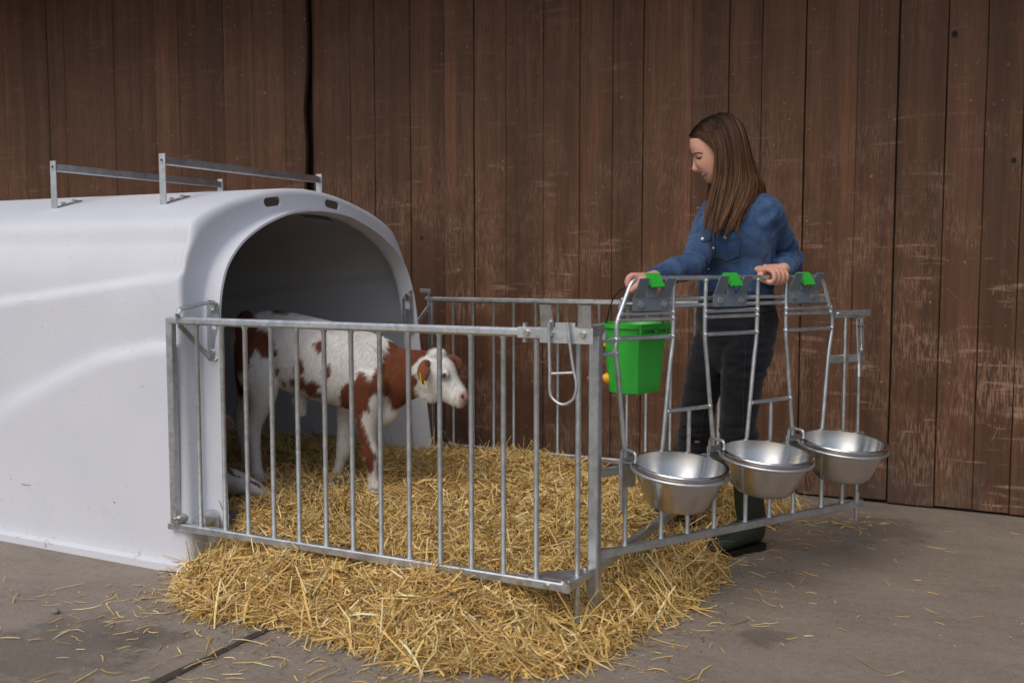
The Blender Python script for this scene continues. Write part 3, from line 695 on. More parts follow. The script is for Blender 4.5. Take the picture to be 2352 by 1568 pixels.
# ================================================================== GREEN TEAT BUCKET (hangs from her hand)
bc = at(1458, 745, 3.36); bax = norm(np.array([.95, -.31, 0])); bay = norm(np.array([.31, .95, 0]))   # bax: the flat mounting side
bk = empty('teat_bucket', (bc[0], bc[1], .68), 'bright green plastic teat bucket hanging behind the gate bars', 'bucket')
def bring(z, f, r_, t=0.):
    out = []
    for a in np.linspace(0, 2 * np.pi, 48, endpoint=False):
        x, y = math.cos(a), math.sin(a); x = min(x, .72)            # one side is flat
        out.append(np.array([bc[0], bc[1], z]) + bax * x * (r_ - t) + bay * y * (r_ - t) * 1.0)
    return out
zt_, zb_ = float(at(1458, 742, 3.36)[2]), float(at(1450, 899, 3.36)[2])
levels = [(zb_, .082), (zb_ + .004, .085)] + [(zb_ + (zt_ - zb_) * q, .085 + .023 * q) for q in (.25, .5, .75, .93)] + [(zt_ - .014, .1085), (zt_ - .013, .114), (zt_, .115), (zt_ + .001, .112)] + [(zt_ - .01, .105), (zb_ + .01, .082)]
V = []; F = []
for z, r_ in levels: V += bring(z, 0, r_)
for i in range(len(levels) - 1):
    for j in range(48): F.append([i * 48 + j, i * 48 + (j + 1) % 48, (i + 1) * 48 + (j + 1) % 48, (i + 1) * 48 + j])
F += [list(range(48))[::-1], [(len(levels) - 1) * 48 + j for j in range(48)]]
bbody = link_mesh('body', V, F, GREEN, bk, True, 28)
ff = np.array([bc[0], bc[1], 0]) + bax * .083
GREENL = GREEN
part('mounting_flange', bk, lambda m: (m.box((*(ff + bax * .004)[:2], zt_ - .008), (.165, .018, .008), (bay, (0, 0, 1), bax), .002), m.box((*(ff + bax * .004)[:2], zt_ - .034), (.165, .010, .008), (bay, (0, 0, 1), bax), .002), m.box((*(ff + bax * .004)[:2], zt_ - .021), (.012, .020, .008), (bay, (0, 0, 1), bax), .001), m.box((*(ff + bax * .004 + bay * .077)[:2], zt_ - .021), (.012, .020, .008), (bay, (0, 0, 1), bax), .001), m.box((*(ff + bax * .004 - bay * .077)[:2], zt_ - .021), (.012, .020, .008), (bay, (0, 0, 1), bax), .001)), GREEN)
lft = -RT; e_l = np.array([bc[0], bc[1], zt_]) - RT * .100
part('ear', bk, lambda m: m.box((e_l[0], e_l[1], zt_ - .022), (.022, .045, .022), (RT, (0, 0, 1), FH), .003), GREEN)
part('latch', bk, lambda m: (m.box((e_l[0], e_l[1], zt_ - .060) - FH * .008, (.013, .035, .012), (RT, (0, 0, 1), FH), .003), m.box((e_l[0], e_l[1], zt_ - .044) - FH * .008, (.022, .008, .016), (RT, (0, 0, 1), FH), .002)), YELLOW)
hw = [e_l + np.array([0, 0, -.012]), at(1403, 700, 3.30), at(1414, 678, 3.27), at(1432, 662, 3.22), at(1452, 654, 3.19), at(1478, 657, 3.22), at(1500, 672, 3.30), np.array([bc[0], bc[1], zt_ - .012]) + RT * .100]
part('handle', bk, lambda m: m.tube(catmull(hw, 8), .0024, 8), BLACKW)
vz = at(1385, 868, 3.36)
part('valve', bk, lambda m: m.tube([vz + RT * .022, vz + RT * .012, vz - RT * .004], [.018, .018, .011], 18), YELLOW)
part('teat', bk, lambda m: m.tube([vz + RT * .0, vz - RT * .012, vz - RT * .032, vz - RT * .048, vz - RT * .055], [.013, .012, .0095, .008, .004], 14), RED)

# ================================================================== STRAW
OUT = [(.02, -.02), (.09, -.06), (.17, -.15), (.28, -.26), (.42, -.345), (.56, -.315), (.72, -.285), (.88, -.30), (1.02, -.335), (1.16, -.37), (1.32, -.36), (1.49, -.32), (1.63, -.20), (1.68, -.08), (1.70, .05), (1.74, .25), (1.79, .52), (1.80, .78), (1.73, 1.0), (1.70, 1.25), (1.78, 1.6), (1.86, 1.95), (1.6, 2.08), (1.0, 2.03), (.2, 2.0), (-.02, 1.95)]
OUTC = OUT + [(-.02, 1.62), (-2.05, 1.55), (-2.05, .10), (-.02, .055)]
def straw_h(x, y):
    d = seg_dist(x, y, OUT, False); ins = in_poly(x, y, OUTC)
    d = d + .13 * (fnoise(x * 5.5, y * 5.5, 4.) - .5) * sstep(.45, .05, d)
    h = .165 * sstep(-.0, .38, d)
    h = h + (.050 * (fnoise(x * 3.1, y * 3.1, 2.) - .5) + .050 * (fnoise(x * 9, y * 9, 7.) - .5) + .022 * (vnoise(x * 24, y * 24, 5.) - .5)) * sstep(0, .2, d)
    h = h + .05 * sstep(.0, -.9, x) + .045 * np.exp(-((x - .62) ** 2 + (y - 1.62) ** 2) / .10) - .05 * np.exp(-((x - 1.15) ** 2 + (y - 1.75) ** 2) / .10)
    h = h + .040 * np.exp(-((x - .12) ** 2 / .03 + (y - .22) ** 2 / .05)) + .035 * np.exp(-((x - .12) ** 2 / .03 + (y - 1.22) ** 2 / .05))
    h = h - .03 * np.exp(-((x - 1.6) ** 2 / .05 + (y - .1) ** 2 / .3))
    h = h - .028 * np.exp(-(y / .055) ** 2) * sstep(.05, .2, x) * sstep(1.6, 1.5, x)
    h = h - .040 * np.exp(-((x - 1.56) / .06) ** 2) * sstep(.1, .3, y) * sstep(1.3, 1.0, y)
    return np.where(ins & (d > 0), np.maximum(h, 0.0), -.05)
def make_strands(P, az, pit, L, Wd, bend, twist, C, name, parent=None):
    n = len(P); k = 4; ts = np.linspace(-.5, .5, k)
    D = np.stack([np.cos(az) * np.cos(pit), np.sin(az) * np.cos(pit), np.sin(pit)], 1)
    S = np.stack([-np.sin(az), np.cos(az), np.zeros(n)], 1); U = np.cross(D, S)
    ct, st_ = np.cos(twist)[:, None], np.sin(twist)[:, None]; S2 = S * ct + U * st_; U2 = U * ct - S * st_
    kink = rng.random(n) < .4
    V = np.zeros((n, k, 3, 3))
    for i, t in enumerate(ts):
        q = t * L
        off = bend * L * (t * t * 4 - .5) * .5
        sb = (rng.random(n) - .5) * L * .20 * kink
        c = P + D * q[:, None] + U2 * off[:, None] + S2 * (off * .5 + sb)[:, None]
        w = Wd * (1.0 if 0 < i < k - 1 else .62)
        V[:, i, 0] = c - S2 * w[:, None] / 2; V[:, i, 1] = c + U2 * (w * .38)[:, None]; V[:, i, 2] = c + S2 * w[:, None] / 2
    V = V.reshape(-1, 3); base = (np.arange(n) * k * 3)[:, None, None, None]
    ii = np.arange(k - 1)[None, :, None, None] * 3; jj = np.arange(2)[None, None, :, None]
    quad = np.array([0, 1, 4, 3])[None, None, None, :]
    Fq = (base + ii + jj + quad).reshape(-1, 4)
    me = bpy.data.meshes.new(name); me.vertices.add(len(V)); me.vertices.foreach_set('co', V.ravel())
    me.loops.add(Fq.size); me.loops.foreach_set('vertex_index', Fq.ravel().astype(np.int32))
    me.polygons.add(len(Fq)); me.polygons.foreach_set('loop_start', np.arange(0, Fq.size, 4, dtype=np.int32)); me.polygons.foreach_set('loop_total', np.full(len(Fq), 4, np.int32))
    me.update(calc_edges=True); me.validate()
    ca = me.color_attributes.new('Col', 'FLOAT_COLOR', 'POINT'); ca.data.foreach_set('color', np.hstack([np.repeat(C, k * 3, 0), np.ones((n * k * 3, 1))]).ravel())
    me.materials.append(STRAW); o = bpy.data.objects.new(name, me); col.objects.link(o)
    if parent: o.parent = parent
    return o
def straw_cols(n):
    pal = np.array([(.74, .520, .185), (.66, .430, .135), (.80, .620, .280), (.48, .285, .095), (.84, .720, .43), (.30, .175, .065)])
    i = rng.choice(6, n, p=[.29, .25, .18, .16, .06, .06]); return np.clip(pal[i] * (.75 + .4 * rng.random((n, 1))), 0, .86)
def sample_area(n, x0, x1, y0, y1, dens=None):
    X = rng.uniform(x0, x1, n * 4); Y = rng.uniform(y0, y1, n * 4); ok = in_poly(X, Y, OUTC)
    if dens is not None: ok &= rng.random(len(X)) < dens(X, Y)
    return X[ok][:n], Y[ok][:n]
# under-layer
gx, gy = np.meshgrid(np.linspace(-2.0, 1.95, 150), np.linspace(-.5, 2.2, 110), indexing='ij'); gh = straw_h(gx, gy) - .022
Vg = np.stack([gx, gy, gh], 2).reshape(-1, 3); Fg = []
for i in range(149):
    for j in range(109):
        if max(gh[i, j], gh[i + 1, j], gh[i, j + 1], gh[i + 1, j + 1]) > -.03: Fg.append([i * 110 + j, (i + 1) * 110 + j, (i + 1) * 110 + j + 1, i * 110 + j + 1])
bedding = link_mesh('straw_bedding', Vg, Fg, simple('straw_litter', (.13, .078, .028), .9, 0, .5, 60, .6, 120), None, True)
tag(bedding, 'golden straw heaped over the pen floor and spilling out', 'straw', kind='stuff')
def field(n, box_, dens=None, lift=1.0, lmul=1.0):
    X, Y = sample_area(n, *box_, dens); h = straw_h(X, Y); k_ = h > -.01; X, Y, h = X[k_], Y[k_], h[k_]; n = len(X); e = .01
    gxx = (straw_h(X + e, Y) - h) / e; gyy = (straw_h(X, Y + e) - h) / e; gxx = np.clip(gxx, -1.2, 1.2); gyy = np.clip(gyy, -1.2, 1.2)
    az = rng.uniform(0, 2 * np.pi, n); gm = np.hypot(gxx, gyy); az = np.where(rng.random(n) < np.clip(gm * .8, 0, .6), np.arctan2(gxx, -gyy) + rng.normal(0, .6, n), az); slope = np.cos(az) * gxx + np.sin(az) * gyy
    pit = np.arctan(slope) * .9 + rng.normal(0, .26, n)
    L = np.exp(rng.normal(math.log(.088), .48, n)) * lmul; L = np.clip(L, .025, .24); Wd = .0020 + .0056 * rng.random(n) ** 1.6
    z = np.maximum(h + rng.uniform(-.024, .014, n) * lift, .002 + np.abs(np.sin(pit)) * L * .45)
    return np.stack([X, Y, z], 1), az, pit, L, Wd, rng.normal(0, .22, n), rng.uniform(-1.2, 1.2, n), straw_cols(n)
fl = [field(50000, (-.1, 1.95, -.45, 2.1)), field(13000, (-2.0, -.02, .05, 1.6)), field(12000, (-.05, 1.85, -.42, .6), None, 1.2)]
wide = field(6500, (-.05, 1.85, -.42, 1.2), None, 1.3, .95); wide[4][:] = rng.uniform(.005, .0085, len(wide[4])); wide[0][:, 2] += .004; fl.append(wide)      # flattened leaves
# wisps standing proud and trailing at the edges
ex = field(2600, (-.05, 1.9, -.45, 2.0), None, 1.0, 1.35)
ex[2][:] += rng.normal(.1, .35, len(ex[2])); ex[0][:, 2] += .012; fl.append(ex)
A = [np.concatenate([f[i] for f in fl]) for i in range(8)]
st_o = make_strands(*A, 'strand', None); st_o['kind'] = 'stuff'; st_o.parent = bedding
# loose straw on the slab
LX, LY = [], []
for (x, y, sx_, sy_, n) in ((.2, -.35, .16, .16, 60), (.75, -.55, .30, .13, 70), (1.35, -.5, .30, .10, 60), (1.80, .2, .12, .35, 70), (1.9, .9, .10, .3, 40), (1.95, 1.75, .18, .16, 80), (1.8, 1.45, .12, .2, 40), (2.3, .5, .45, .7, 45), (.1, -.75, .5, .35, 40), (-.4, -.35, .4, .2, 16), (2.6, 1.5, .3, .4, 22)):
    LX.append(rng.normal(x, sx_, n)); LY.append(rng.normal(y, sy_, n))
LX, LY = np.concatenate(LX), np.concatenate(LY); keep = ~((LX < .02) & (LY > -.07)) & (LY < 2.2); LX, LY = LX[keep], LY[keep]; n = len(LX)
loose = make_strands(np.stack([LX, LY, np.full(n, .0045)], 1), rng.uniform(0, 6.28, n), rng.normal(0, .02, n), np.clip(np.exp(rng.normal(math.log(.05), .5, n)), .012, .13), rng.uniform(.002, .0045, n), rng.normal(0, .12, n), rng.uniform(-.3, .3, n), straw_cols(n), 'loose_straw')
tag(loose, 'loose straw stalks scattered over the concrete around the pen', 'straw', kind='stuff')
# stalks caught in the bowls are left to the same litter
pts = np.array([gp(.559, .47, .17) + BN * a + GT * b + BU * c for a, b, c in ((.06, .10, -.02), (.085, .085, -.03), (.04, .11, -.035), (.02, -.02, -.118), (.05, .118, -.012))]); n = len(pts)
inb = make_strands(pts, rng.uniform(0, 6.28, n), rng.normal(0, .3, n), np.full(n, .04), np.full(n, .0025), rng.normal(0, .2, n), rng.uniform(-.5, .5, n), straw_cols(n), 'bowl_straw')
tag(inb, 'few straw stalks lying in the middle steel bowl', 'straw', kind='stuff')
# chaff and grit round the pen, trodden into the slab
n = 2600; ring_a = rng.integers(0, len(OUT) - 1, n); tt = rng.random(n); ox = np.array(OUT); bx = ox[ring_a] * (1 - tt[:, None]) + ox[ring_a + 1] * tt[:, None]
cx = bx + rng.normal(0, 1, (n, 2)) * np.abs(rng.normal(0, .13, (n, 1))); cx = np.vstack([cx, np.stack([rng.uniform(-1.0, 3.2, 700), rng.uniform(-1.3, 2.15, 700)], 1)])
ok = ~in_poly(cx[:, 0], cx[:, 1], OUTC) & ~((cx[:, 0] < .03) & (cx[:, 1] > -.05)) & (cx[:, 1] < 2.2); cx = cx[ok]; n = len(cx)
cc2 = straw_cols(n) * (.5 + .6 * rng.random((n, 1))); dk = rng.random(n) < .35; cc2[dk] = np.array((.09, .075, .06)) * (.6 + rng.random((dk.sum(), 1)))
chaff = make_strands(np.hstack([cx, np.full((n, 1), .003)]), rng.uniform(0, 6.28, n), rng.normal(0, .05, n), rng.uniform(.004, .016, n), rng.uniform(.0015, .0035, n), rng.normal(0, .1, n), rng.uniform(-.4, .4, n), cc2, 'chaff')
tag(chaff, 'fine chaff and grit trodden onto the concrete round the straw', 'chaff', kind='stuff')
# a pebble on the slab
V, F = ellipsoid(onp(128, 1403, (0, 0, .008), (0, 0, 1)), (.014, .011, .009), None, 12, 8); V = V + (rng.random(V.shape) - .5) * .002
peb = link_mesh('pebble', V, F, simple('stone', (.22, .21, .20), .8), None, True); tag(peb, 'small grey pebble on the concrete near the hutch corner', 'pebble')

# ================================================================== STANDING CALF
CA = R(4); E1 = np.array([math.cos(CA), math.sin(CA), 0]); E2 = np.array([-math.sin(CA), math.cos(CA), 0]); CP0 = np.array([-.2, .79, 0])
def cp(x, y, o=0.): return onp(x, y, CP0 + E2 * o, E2)
def sz(s, z, o=0.): p = CP0 + E1 * s + E2 * o; return np.array([p[0], p[1], z])
def px_of(P):
    d = P - CAM; z = d @ FW; return np.stack([1176 + FPX * (d @ RT) / z, 784 - FPX * (d @ UP) / z], 1)
calf = empty('standing_calf', (.1, .82, .16), 'red and white calf standing in the mouth of the hutch', 'calf', 'calves in the hutch')
trunk = [(-.165, .86, .70, .055), (-.125, .90, .64, .10), (-.04, .914, .585, .125), (.06, .905, .575, .130), (.16, .888, .548, .138), (.28, .868, .525, .145), (.40, .842, .505, .140), (.50, .817, .487, .120), (.57, .795, .495, .095), (.62, .77, .52, .065)]
parts = [loft([sz(s, (a + b) / 2) for s, a, b, w in trunk], [w for *_, w in trunk], [(a - b) / 2 for s, a, b, w in trunk], E2, 32, 4)]
parts += [loft([cp(835, 850), cp(880, 862), cp(915, 862), cp(945, 858), cp(978, 850)], [.105, .090, .075, .064, .056], [.145, .132, .114, .102, .085], E2, 28, 4)]
parts += [loft([cp(968, 848), cp(992, 856), cp(1008, 868), cp(1024, 884), cp(1040, 898), cp(1052, 909), cp(1061, 917)], [.050, .060, .060, .050, .040, .038, .031], [.062, .086, .088, .070, .052, .044, .034], E2, 28, 4)]
parts += [ellipsoid(cp(992, 896), (.060, .040, .050)), ellipsoid(cp(1018, 858, -.050), (.030, .018, .024)), ellipsoid(cp(1018, 858, .050), (.030, .018, .024)), ellipsoid(cp(1004, 812), (.040, .042, .022))]
# brisket, haunches and the four legs
parts += [ellipsoid(cp(878, 940), (.075, .060, .065)), ellipsoid(sz(-.075, .78, -.065), (.10, .06, .12)), ellipsoid(sz(-.075, .78, .065), (.10, .06, .12)), ellipsoid(sz(.50, .66, -.075), (.10, .045, .13)), ellipsoid(sz(.47, .66, .075), (.10, .045, .13))]
def leg(pts, k=3): return loft([cp(x, y, o) for x, y, o, r_ in pts], [r_ * .88 for *_, r_ in pts], [r_ for *_, r_ in pts], E2, 16, k)
parts += [leg([(850, 880, -.085, .085), (843, 930, -.092, .062), (842, 965, -.092, .046), (846, 1010, -.088, .032), (850, 1043, -.085, .036), (854, 1070, -.083, .022), (857, 1098, -.08, .0195), (859, 1112, -.08, .026), (863, 1128, -.08, .029)])]
parts += [leg([(806, 900, .075, .075), (797, 955, .085, .046), (793, 990, .085, .035), (790, 1030, .085, .034), (783, 1055, .085, .023), (777, 1078, .085, .022), (773, 1090, .085, .026), (769, 1106, .085, .029)])]
parts += [leg([(590, 800, -.08, .10), (598, 860, -.095, .096), (603, 905, -.10, .066), (594, 945, -.098, .043), (584, 976, -.095, .036), (585, 1010, -.093, .026), (588, 1055, -.092, .023), (590, 1080, -.09, .027), (596, 1104, -.09, .031)])]
parts += [leg([(592, 800, .08, .10), (585, 870, .09, .085), (572, 915, .095, .052), (556, 956, .095, .036), (560, 1000, .095, .026), (567, 1050, .095, .023), (570, 1072, .095, .026), (574, 1094, .095, .030)])]
cbody = remeshed('body', parts, .0055, 14, FUR, calf)
BROWN = [
 [(x * .29305 + 459.4, y * .29305 + 698.2) for x, y in ((330, 60), (400, 30), (445, 60), (440, 100), (460, 160), (455, 200), (530, 200), (560, 240), (590, 310), (614, 380), (600, 415), (540, 420), (490, 410), (450, 370), (425, 355), (410, 400), (395, 430), (385, 520), (340, 540), (270, 500), (270, 150))],
 [(x * .29305 + 459.4, y * .29305 + 698.2) for x, y in ((585, 500), (620, 505), (618, 560), (590, 575))],
 [(x * .29305 + 459.4, y * .29305 + 698.2) for x, y in ((900, 330), (930, 285), (985, 270), (992, 325), (945, 390), (915, 355))],
 [(x * .29305 + 459.4, y * .29305 + 698.2) for x, y in ((735, 490), (760, 450), (800, 415), (834, 470), (825, 545), (790, 560), (740, 545))],
 [(x * .29305 + 459.4, y * .29305 + 698.2) for x, y in ((975, 500), (1030, 470), (1044, 530), (1010, 585), (980, 575))],
 [(x * .29305 + 459.4, y * .29305 + 698.2) for x, y in ((715, 610), (740, 570), (800, 560), (830, 600), (880, 588), (940, 618), (930, 660), (890, 690), (955, 700), (950, 738), (860, 722), (800, 665), (760, 655), (720, 645))],
 [(x * .29305 + 459.4, y * .29305 + 698.2) for x, y in ((650, 595), (682, 600), (686, 640), (655, 640))],
 [(620, 700), (665, 718), (650, 727), (630, 722)],
 [(799, 874), (785, 897), (782, 927), (790, 953), (799, 968), (815, 959), (822, 1011), (836, 1055), (845, 1084), (853, 1086), (859, 1073), (861, 1044), (847, 1006), (834, 967), (832, 949), (850, 939), (851, 915), (860, 902), (893, 913), (904, 939), (932, 930), (958, 915), (953, 902), (963, 874), (958, 856), (948, 850), (950, 838), (963, 825), (986, 812), (992, 780), (893, 770), (888, 815), (881, 799), (876, 840), (864, 843), (852, 879), (842, 864), (834, 856), (821, 856), (814, 874)],
]
WHITE_C, BROWN_C = np.array((.78, .765, .735)), np.array((.182, .060, .029))
def coat(P, polys, face=True):
    lat = (P - CP0) @ E2; Q = P - E2[None] * (lat + np.abs(lat))[:, None]
    q = px_of(Q); nx = 12 * (fnoise(P[:, 0] * 34, P[:, 1] * 34, P[:, 2] * 16) - .5) + 9 * (vnoise(P[:, 0] * 150, P[:, 1] * 150, P[:, 2] * 60) - .5)
    ny = 20 * (fnoise(P[:, 0] * 60 + 9, P[:, 1] * 60, P[:, 2] * 14) - .5)
    acc = np.zeros(len(P)); rj = np.random.default_rng(3)
    for _k in range(6):
        m_ = np.zeros(len(P), bool); jx, jy = rj.normal(0, 1.3, 2)
        for po in polys: m_ |= in_poly(q[:, 0] + nx + jx, q[:, 1] + ny + jy, po)
        acc += m_
    acc = (acc / 6)[:, None]; C = BROWN_C[None] * acc + WHITE_C[None] * (1 - acc)
    C = C * (1 + .28 * (fnoise(P[:, 0] * 22, P[:, 1] * 22, P[:, 2] * 9)[:, None] - .5))
    if face:
        far_leg = (lat > .03) & (q[:, 1] > 950); C[far_leg] = WHITE_C * .97
        dn = np.hypot(q[:, 0] - 1068, q[:, 1] - 912); f = sstep(17, 8, dn)[:, None]; C = C * (1 - f) + np.array((.55, .30, .28)) * f
        de = np.hypot((q[:, 0] - 1019) / 1.4, q[:, 1] - 862); f = (sstep(9, 4, de) * (np.abs(lat) > .03))[:, None]; C = C * (1 - f) + np.array((.42, .22, .18)) * f
        ds = sstep(1075, 1100, q[:, 1])[:, None] * .25; C = C * (1 - ds) + np.array((.42, .33, .20)) * ds
    return C
P = coords(cbody); vcolor(cbody, coat(P, BROWN))
def hairs(o, n, Lm, Wm, name, grav, jitter=.35, colfn=None, mat=FURH, seed=1):
    """short coat hair lying along the body as one mass of fine blades"""
    rg = np.random.default_rng(seed); me = o.data; me.calc_loop_triangles(); T = np.zeros(len(me.loop_triangles) * 3, np.int32); me.loop_triangles.foreach_get('vertices', T); T = T.reshape(-1, 3)
    P = coords(o); Nn = normals(o); a, b, c = P[T[:, 0]], P[T[:, 1]], P[T[:, 2]]; ar = np.linalg.norm(np.cross(b - a, c - a), axis=1); i = rg.choice(len(T), n, p=ar / ar.sum())
    r1, r2 = rg.random(n), rg.random(n); s = np.sqrt(r1); w0, w1, w2 = 1 - s, s * (1 - r2), s * r2
    p = a[i] * w0[:, None] + b[i] * w1[:, None] + c[i] * w2[:, None]; nn = Nn[T[i, 0]]; g = np.asarray(grav, float)[None] + rg.normal(0, jitter, (n, 3))
    t = g - nn * (g * nn).sum(1)[:, None]; t /= np.linalg.norm(t, axis=1)[:, None] + 1e-9; L = Lm * (.5 + rg.random(n)); W = Wm * (.6 + .8 * rg.random(n)); s_ = np.cross(nn, t)
    V = np.stack([p - s_ * W[:, None] / 2, p + s_ * W[:, None] / 2, p + t * L[:, None] + nn * (L * (.12 + .25 * rg.random(n)))[:, None]], 1).reshape(-1, 3)
    cc = np.zeros(len(P) * 4); me.color_attributes['Col'].data.foreach_get('color', cc); cc = cc.reshape(-1, 4)[:, :3][T[i, 0]] * (.82 + .36 * rg.random((n, 1)))
    m2 = bpy.data.meshes.new(name); F = np.arange(n * 3, dtype=np.int32); m2.vertices.add(n * 3); m2.vertices.foreach_set('co', V.ravel()); m2.loops.add(n * 3); m2.loops.foreach_set('vertex_index', F)
    m2.polygons.add(n); m2.polygons.foreach_set('loop_start', F[::3].copy()); m2.polygons.foreach_set('loop_total', np.full(n, 3, np.int32)); m2.update(calc_edges=True)
    ca = m2.color_attributes.new('Col', 'FLOAT_COLOR', 'POINT'); ca.data.foreach_set('color', np.hstack([np.repeat(cc, 3, 0), np.ones((n * 3, 1))]).ravel()); m2.materials.append(mat)
    ho = bpy.data.objects.new(name, m2); col.objects.link(ho); ho['kind'] = 'stuff'; adopt_fast(ho, o.parent); return ho
hairs(cbody, 110000, .015, .0014, 'coat_hair', -E1 * .5 + np.array([0, 0, -1.0]))
def leaf(name, pts, wid, nrm, c1, parent, thick=.006):
    Q = catmull(np.hstack([np.array(pts), np.array(wid)[:, None]]), 5); c = Q[:, :3]; w = Q[:, 3]; T, _, _ = frames(c); nrm = norm(nrm); V = []; n = 10
    for i in range(len(c)):
        s_ = norm(np.cross(nrm, T[i])); V += [c[i] + s_ * w[i] * math.cos(a) + nrm * (thick * math.sin(a) - .25 * w[i] * math.cos(a) ** 2) for a in np.linspace(0, 2 * np.pi, n, endpoint=False)]
    F = [[i * n + j, i * n + (j + 1) % n, (i + 1) * n + (j + 1) % n, (i + 1) * n + j] for i in range(len(c) - 1) for j in range(n)] + [list(range(n))[::-1], [(len(c) - 1) * n + j for j in range(n)]]
    o = link_mesh(name, V, F, FUR, parent, True); P = coords(o); vcolor(o, np.tile(c1, (len(P), 1)) * (1 + .3 * (fnoise(P[:, 0] * 60, P[:, 1] * 60, P[:, 2] * 60)[:, None] - .5))); return o
leaf('ear', [cp(988, 836, -.055), cp(978, 838, -.085), cp(973, 852, -.105), cp(972, 868, -.110), cp(973, 882, -.108)], [.012, .022, .026, .019, .004], -E2 + E1 * .5, BROWN_C * 1.15, calf)
leaf('ear', [cp(1022, 824, .055), cp(1034, 822, .085), cp(1045, 827, .11), cp(1053, 838, .12), cp(1055, 848, .12)], [.012, .022, .024, .018, .004], np.array([.3, -.6, .5]), BROWN_C * 1.15, calf)
part('ear_tag', calf, lambda m: m.box(cp(966, 868, -.118), (.003, .002, .040), (E1 + E2 * .3, E2, (-.15, 0, 1)), .0005), TAGY)
part('ear_tag', calf, lambda m: m.box(cp(977, 882, -.116), (.005, .002, .028), (E1 + E2 * .4, E2, (-.22, 0, 1)), .0005), TAGY)
part('eye', calf, lambda m: m.add(*ellipsoid(cp(1018, 861, -.0665), (.0105, .006, .008))), simple('calf_eye', (.012, .008, .007), .08))
part('eye', calf, lambda m: m.add(*ellipsoid(cp(1018, 861, .0665), (.0105, .006, .008))), bpy.data.materials['calf_eye'])
part('nostril', calf, lambda m: m.add(*ellipsoid(cp(1062, 910, -.030), (.006, .005, .009))), simple('nostril', (.10, .03, .03), .5))
tl = remeshed('tail', [round_limb([cp(566, 722), cp(556, 735), cp(550, 770), cp(549, 815), cp(551, 855), cp(553, 900)], [.022, .022, .018, .016, .018, .010])], .005, 3, FUR, calf); vcolor(tl, np.tile(BROWN_C * .75, (len(tl.data.vertices), 1)))
hairs(tl, 2500, .03, .002, 'tail_hair', (0, 0, -1), .2)
tf = remeshed('belly_tuft', [round_limb([cp(690, 915, -.03), cp(692, 928, -.03), cp(694, 940, -.03)], [.017, .011, .005])], .004, 1, FUR, calf); vcolor(tf, np.tile(WHITE_C, (len(tf.data.vertices), 1))); hairs(tf, 1500, .03, .002, 'tuft_hair', (0, 0, -1), .35)

# ================================================================== LYING CALF (mostly behind the hutch cheek)
lcalf = empty('lying_calf', (-.35, .42, .16), 'pale calf lying in the straw, only a leg showing past the hutch edge', 'calf', 'calves in the hutch')
lz = lambda x, y, z: onp(x, y, (0, 0, z), (0, 0, 1))
lp = [loft([(-.82, .50, .28), (-.70, .46, .30), (-.50, .40, .30), (-.32, .36, .28), (-.18, .34, .24)], [.08, .13, .15, .13, .07], [.08, .14, .15, .12, .07], (0, 1, 0), 24, 4),
      round_limb([lz(470, 1095, .25), lz(535, 1106, .245), lz(575, 1118, .235), lz(600, 1130, .215), lz(614, 1140, .20)], [.062, .05, .036, .027, .020]),
      round_limb([(-.70, .50, .36), (-.68, .60, .42), (-.64, .68, .45)], [.09, .075, .065]), round_limb([(-.65, .68, .46), (-.60, .72, .43), tuple(ony(512, 968, .78)), tuple(ony(524, 974, .78))], [.065, .055, .040, .030])]
lb = remeshed('body', lp, .006, 5, FUR, lcalf); P = coords(lb); q = px_of(P)
mk = in_poly(q[:, 0] + 8 * (fnoise(P[:, 0] * 50, P[:, 1] * 50, P[:, 2] * 30) - .5), q[:, 1], [(400, 900), (505, 1040), (540, 1090), (592, 1108), (600, 1122), (560, 1098), (535, 1094), (515, 1078), (440, 1060)])
C = np.where(mk[:, None], BROWN_C[None], WHITE_C[None] * .9); f = sstep(18, 8, np.hypot(q[:, 0] - 524, q[:, 1] - 974))[:, None] * (P[:, 1:2] > .6); C = C * (1 - f) + np.array((.5, .28, .26)) * f
f = sstep(590, 612, q[:, 0])[:, None] * (P[:, 1:2] < .6) * .5; C = C * (1 - f) + np.array((.22, .18, .13)) * f
vcolor(lb, C); hairs(lb, 16000, .014, .0018, 'coat_hair', (.6, 0, -.6))

# ================================================================== WOMAN
pbase = at(1690, 1240, 3.78)
person = empty('person', (pbase[0], pbase[1], 0), 'woman in blue denim shirt, black jeans and dark boots holding the gate', 'person')
W = at
FAC = norm(-RT * .82 - FH * .57); LEF = norm(RT * .57 - FH * .82)
mpp = 3.70 / FPX * .14062        # metres per head-measuring unit
def hz(x, y): return 1543.4 + .14062 * x, 238.9 + .14062 * y
Yk = [168, 200, 260, 350, 450, 590, 700, 800, 880, 960, 1040, 1100, 1150, 1190, 1240, 1280, 1306]
XF = [740, 640, 500, 400, 322, 289, 292, 324, 356, 378, 412, 448, 486, 512, 546, 566, 630]
XB = [800, 900, 1010, 1080, 1120, 1140, 1140, 1120, 1090, 1050, 1010, 980, 960, 930, 900, 860, 780]
HW = [12, 42, 60, 69, 73, 75, 75, 74, 72, 69, 65, 61, 57, 52, 44, 34, 14]
NY = [868, 900, 940, 990, 1040, 1070, 1092, 1106, 1118, 1130]; NX = [0, 12, 30, 58, 88, 108, 108, 78, 30, 0]
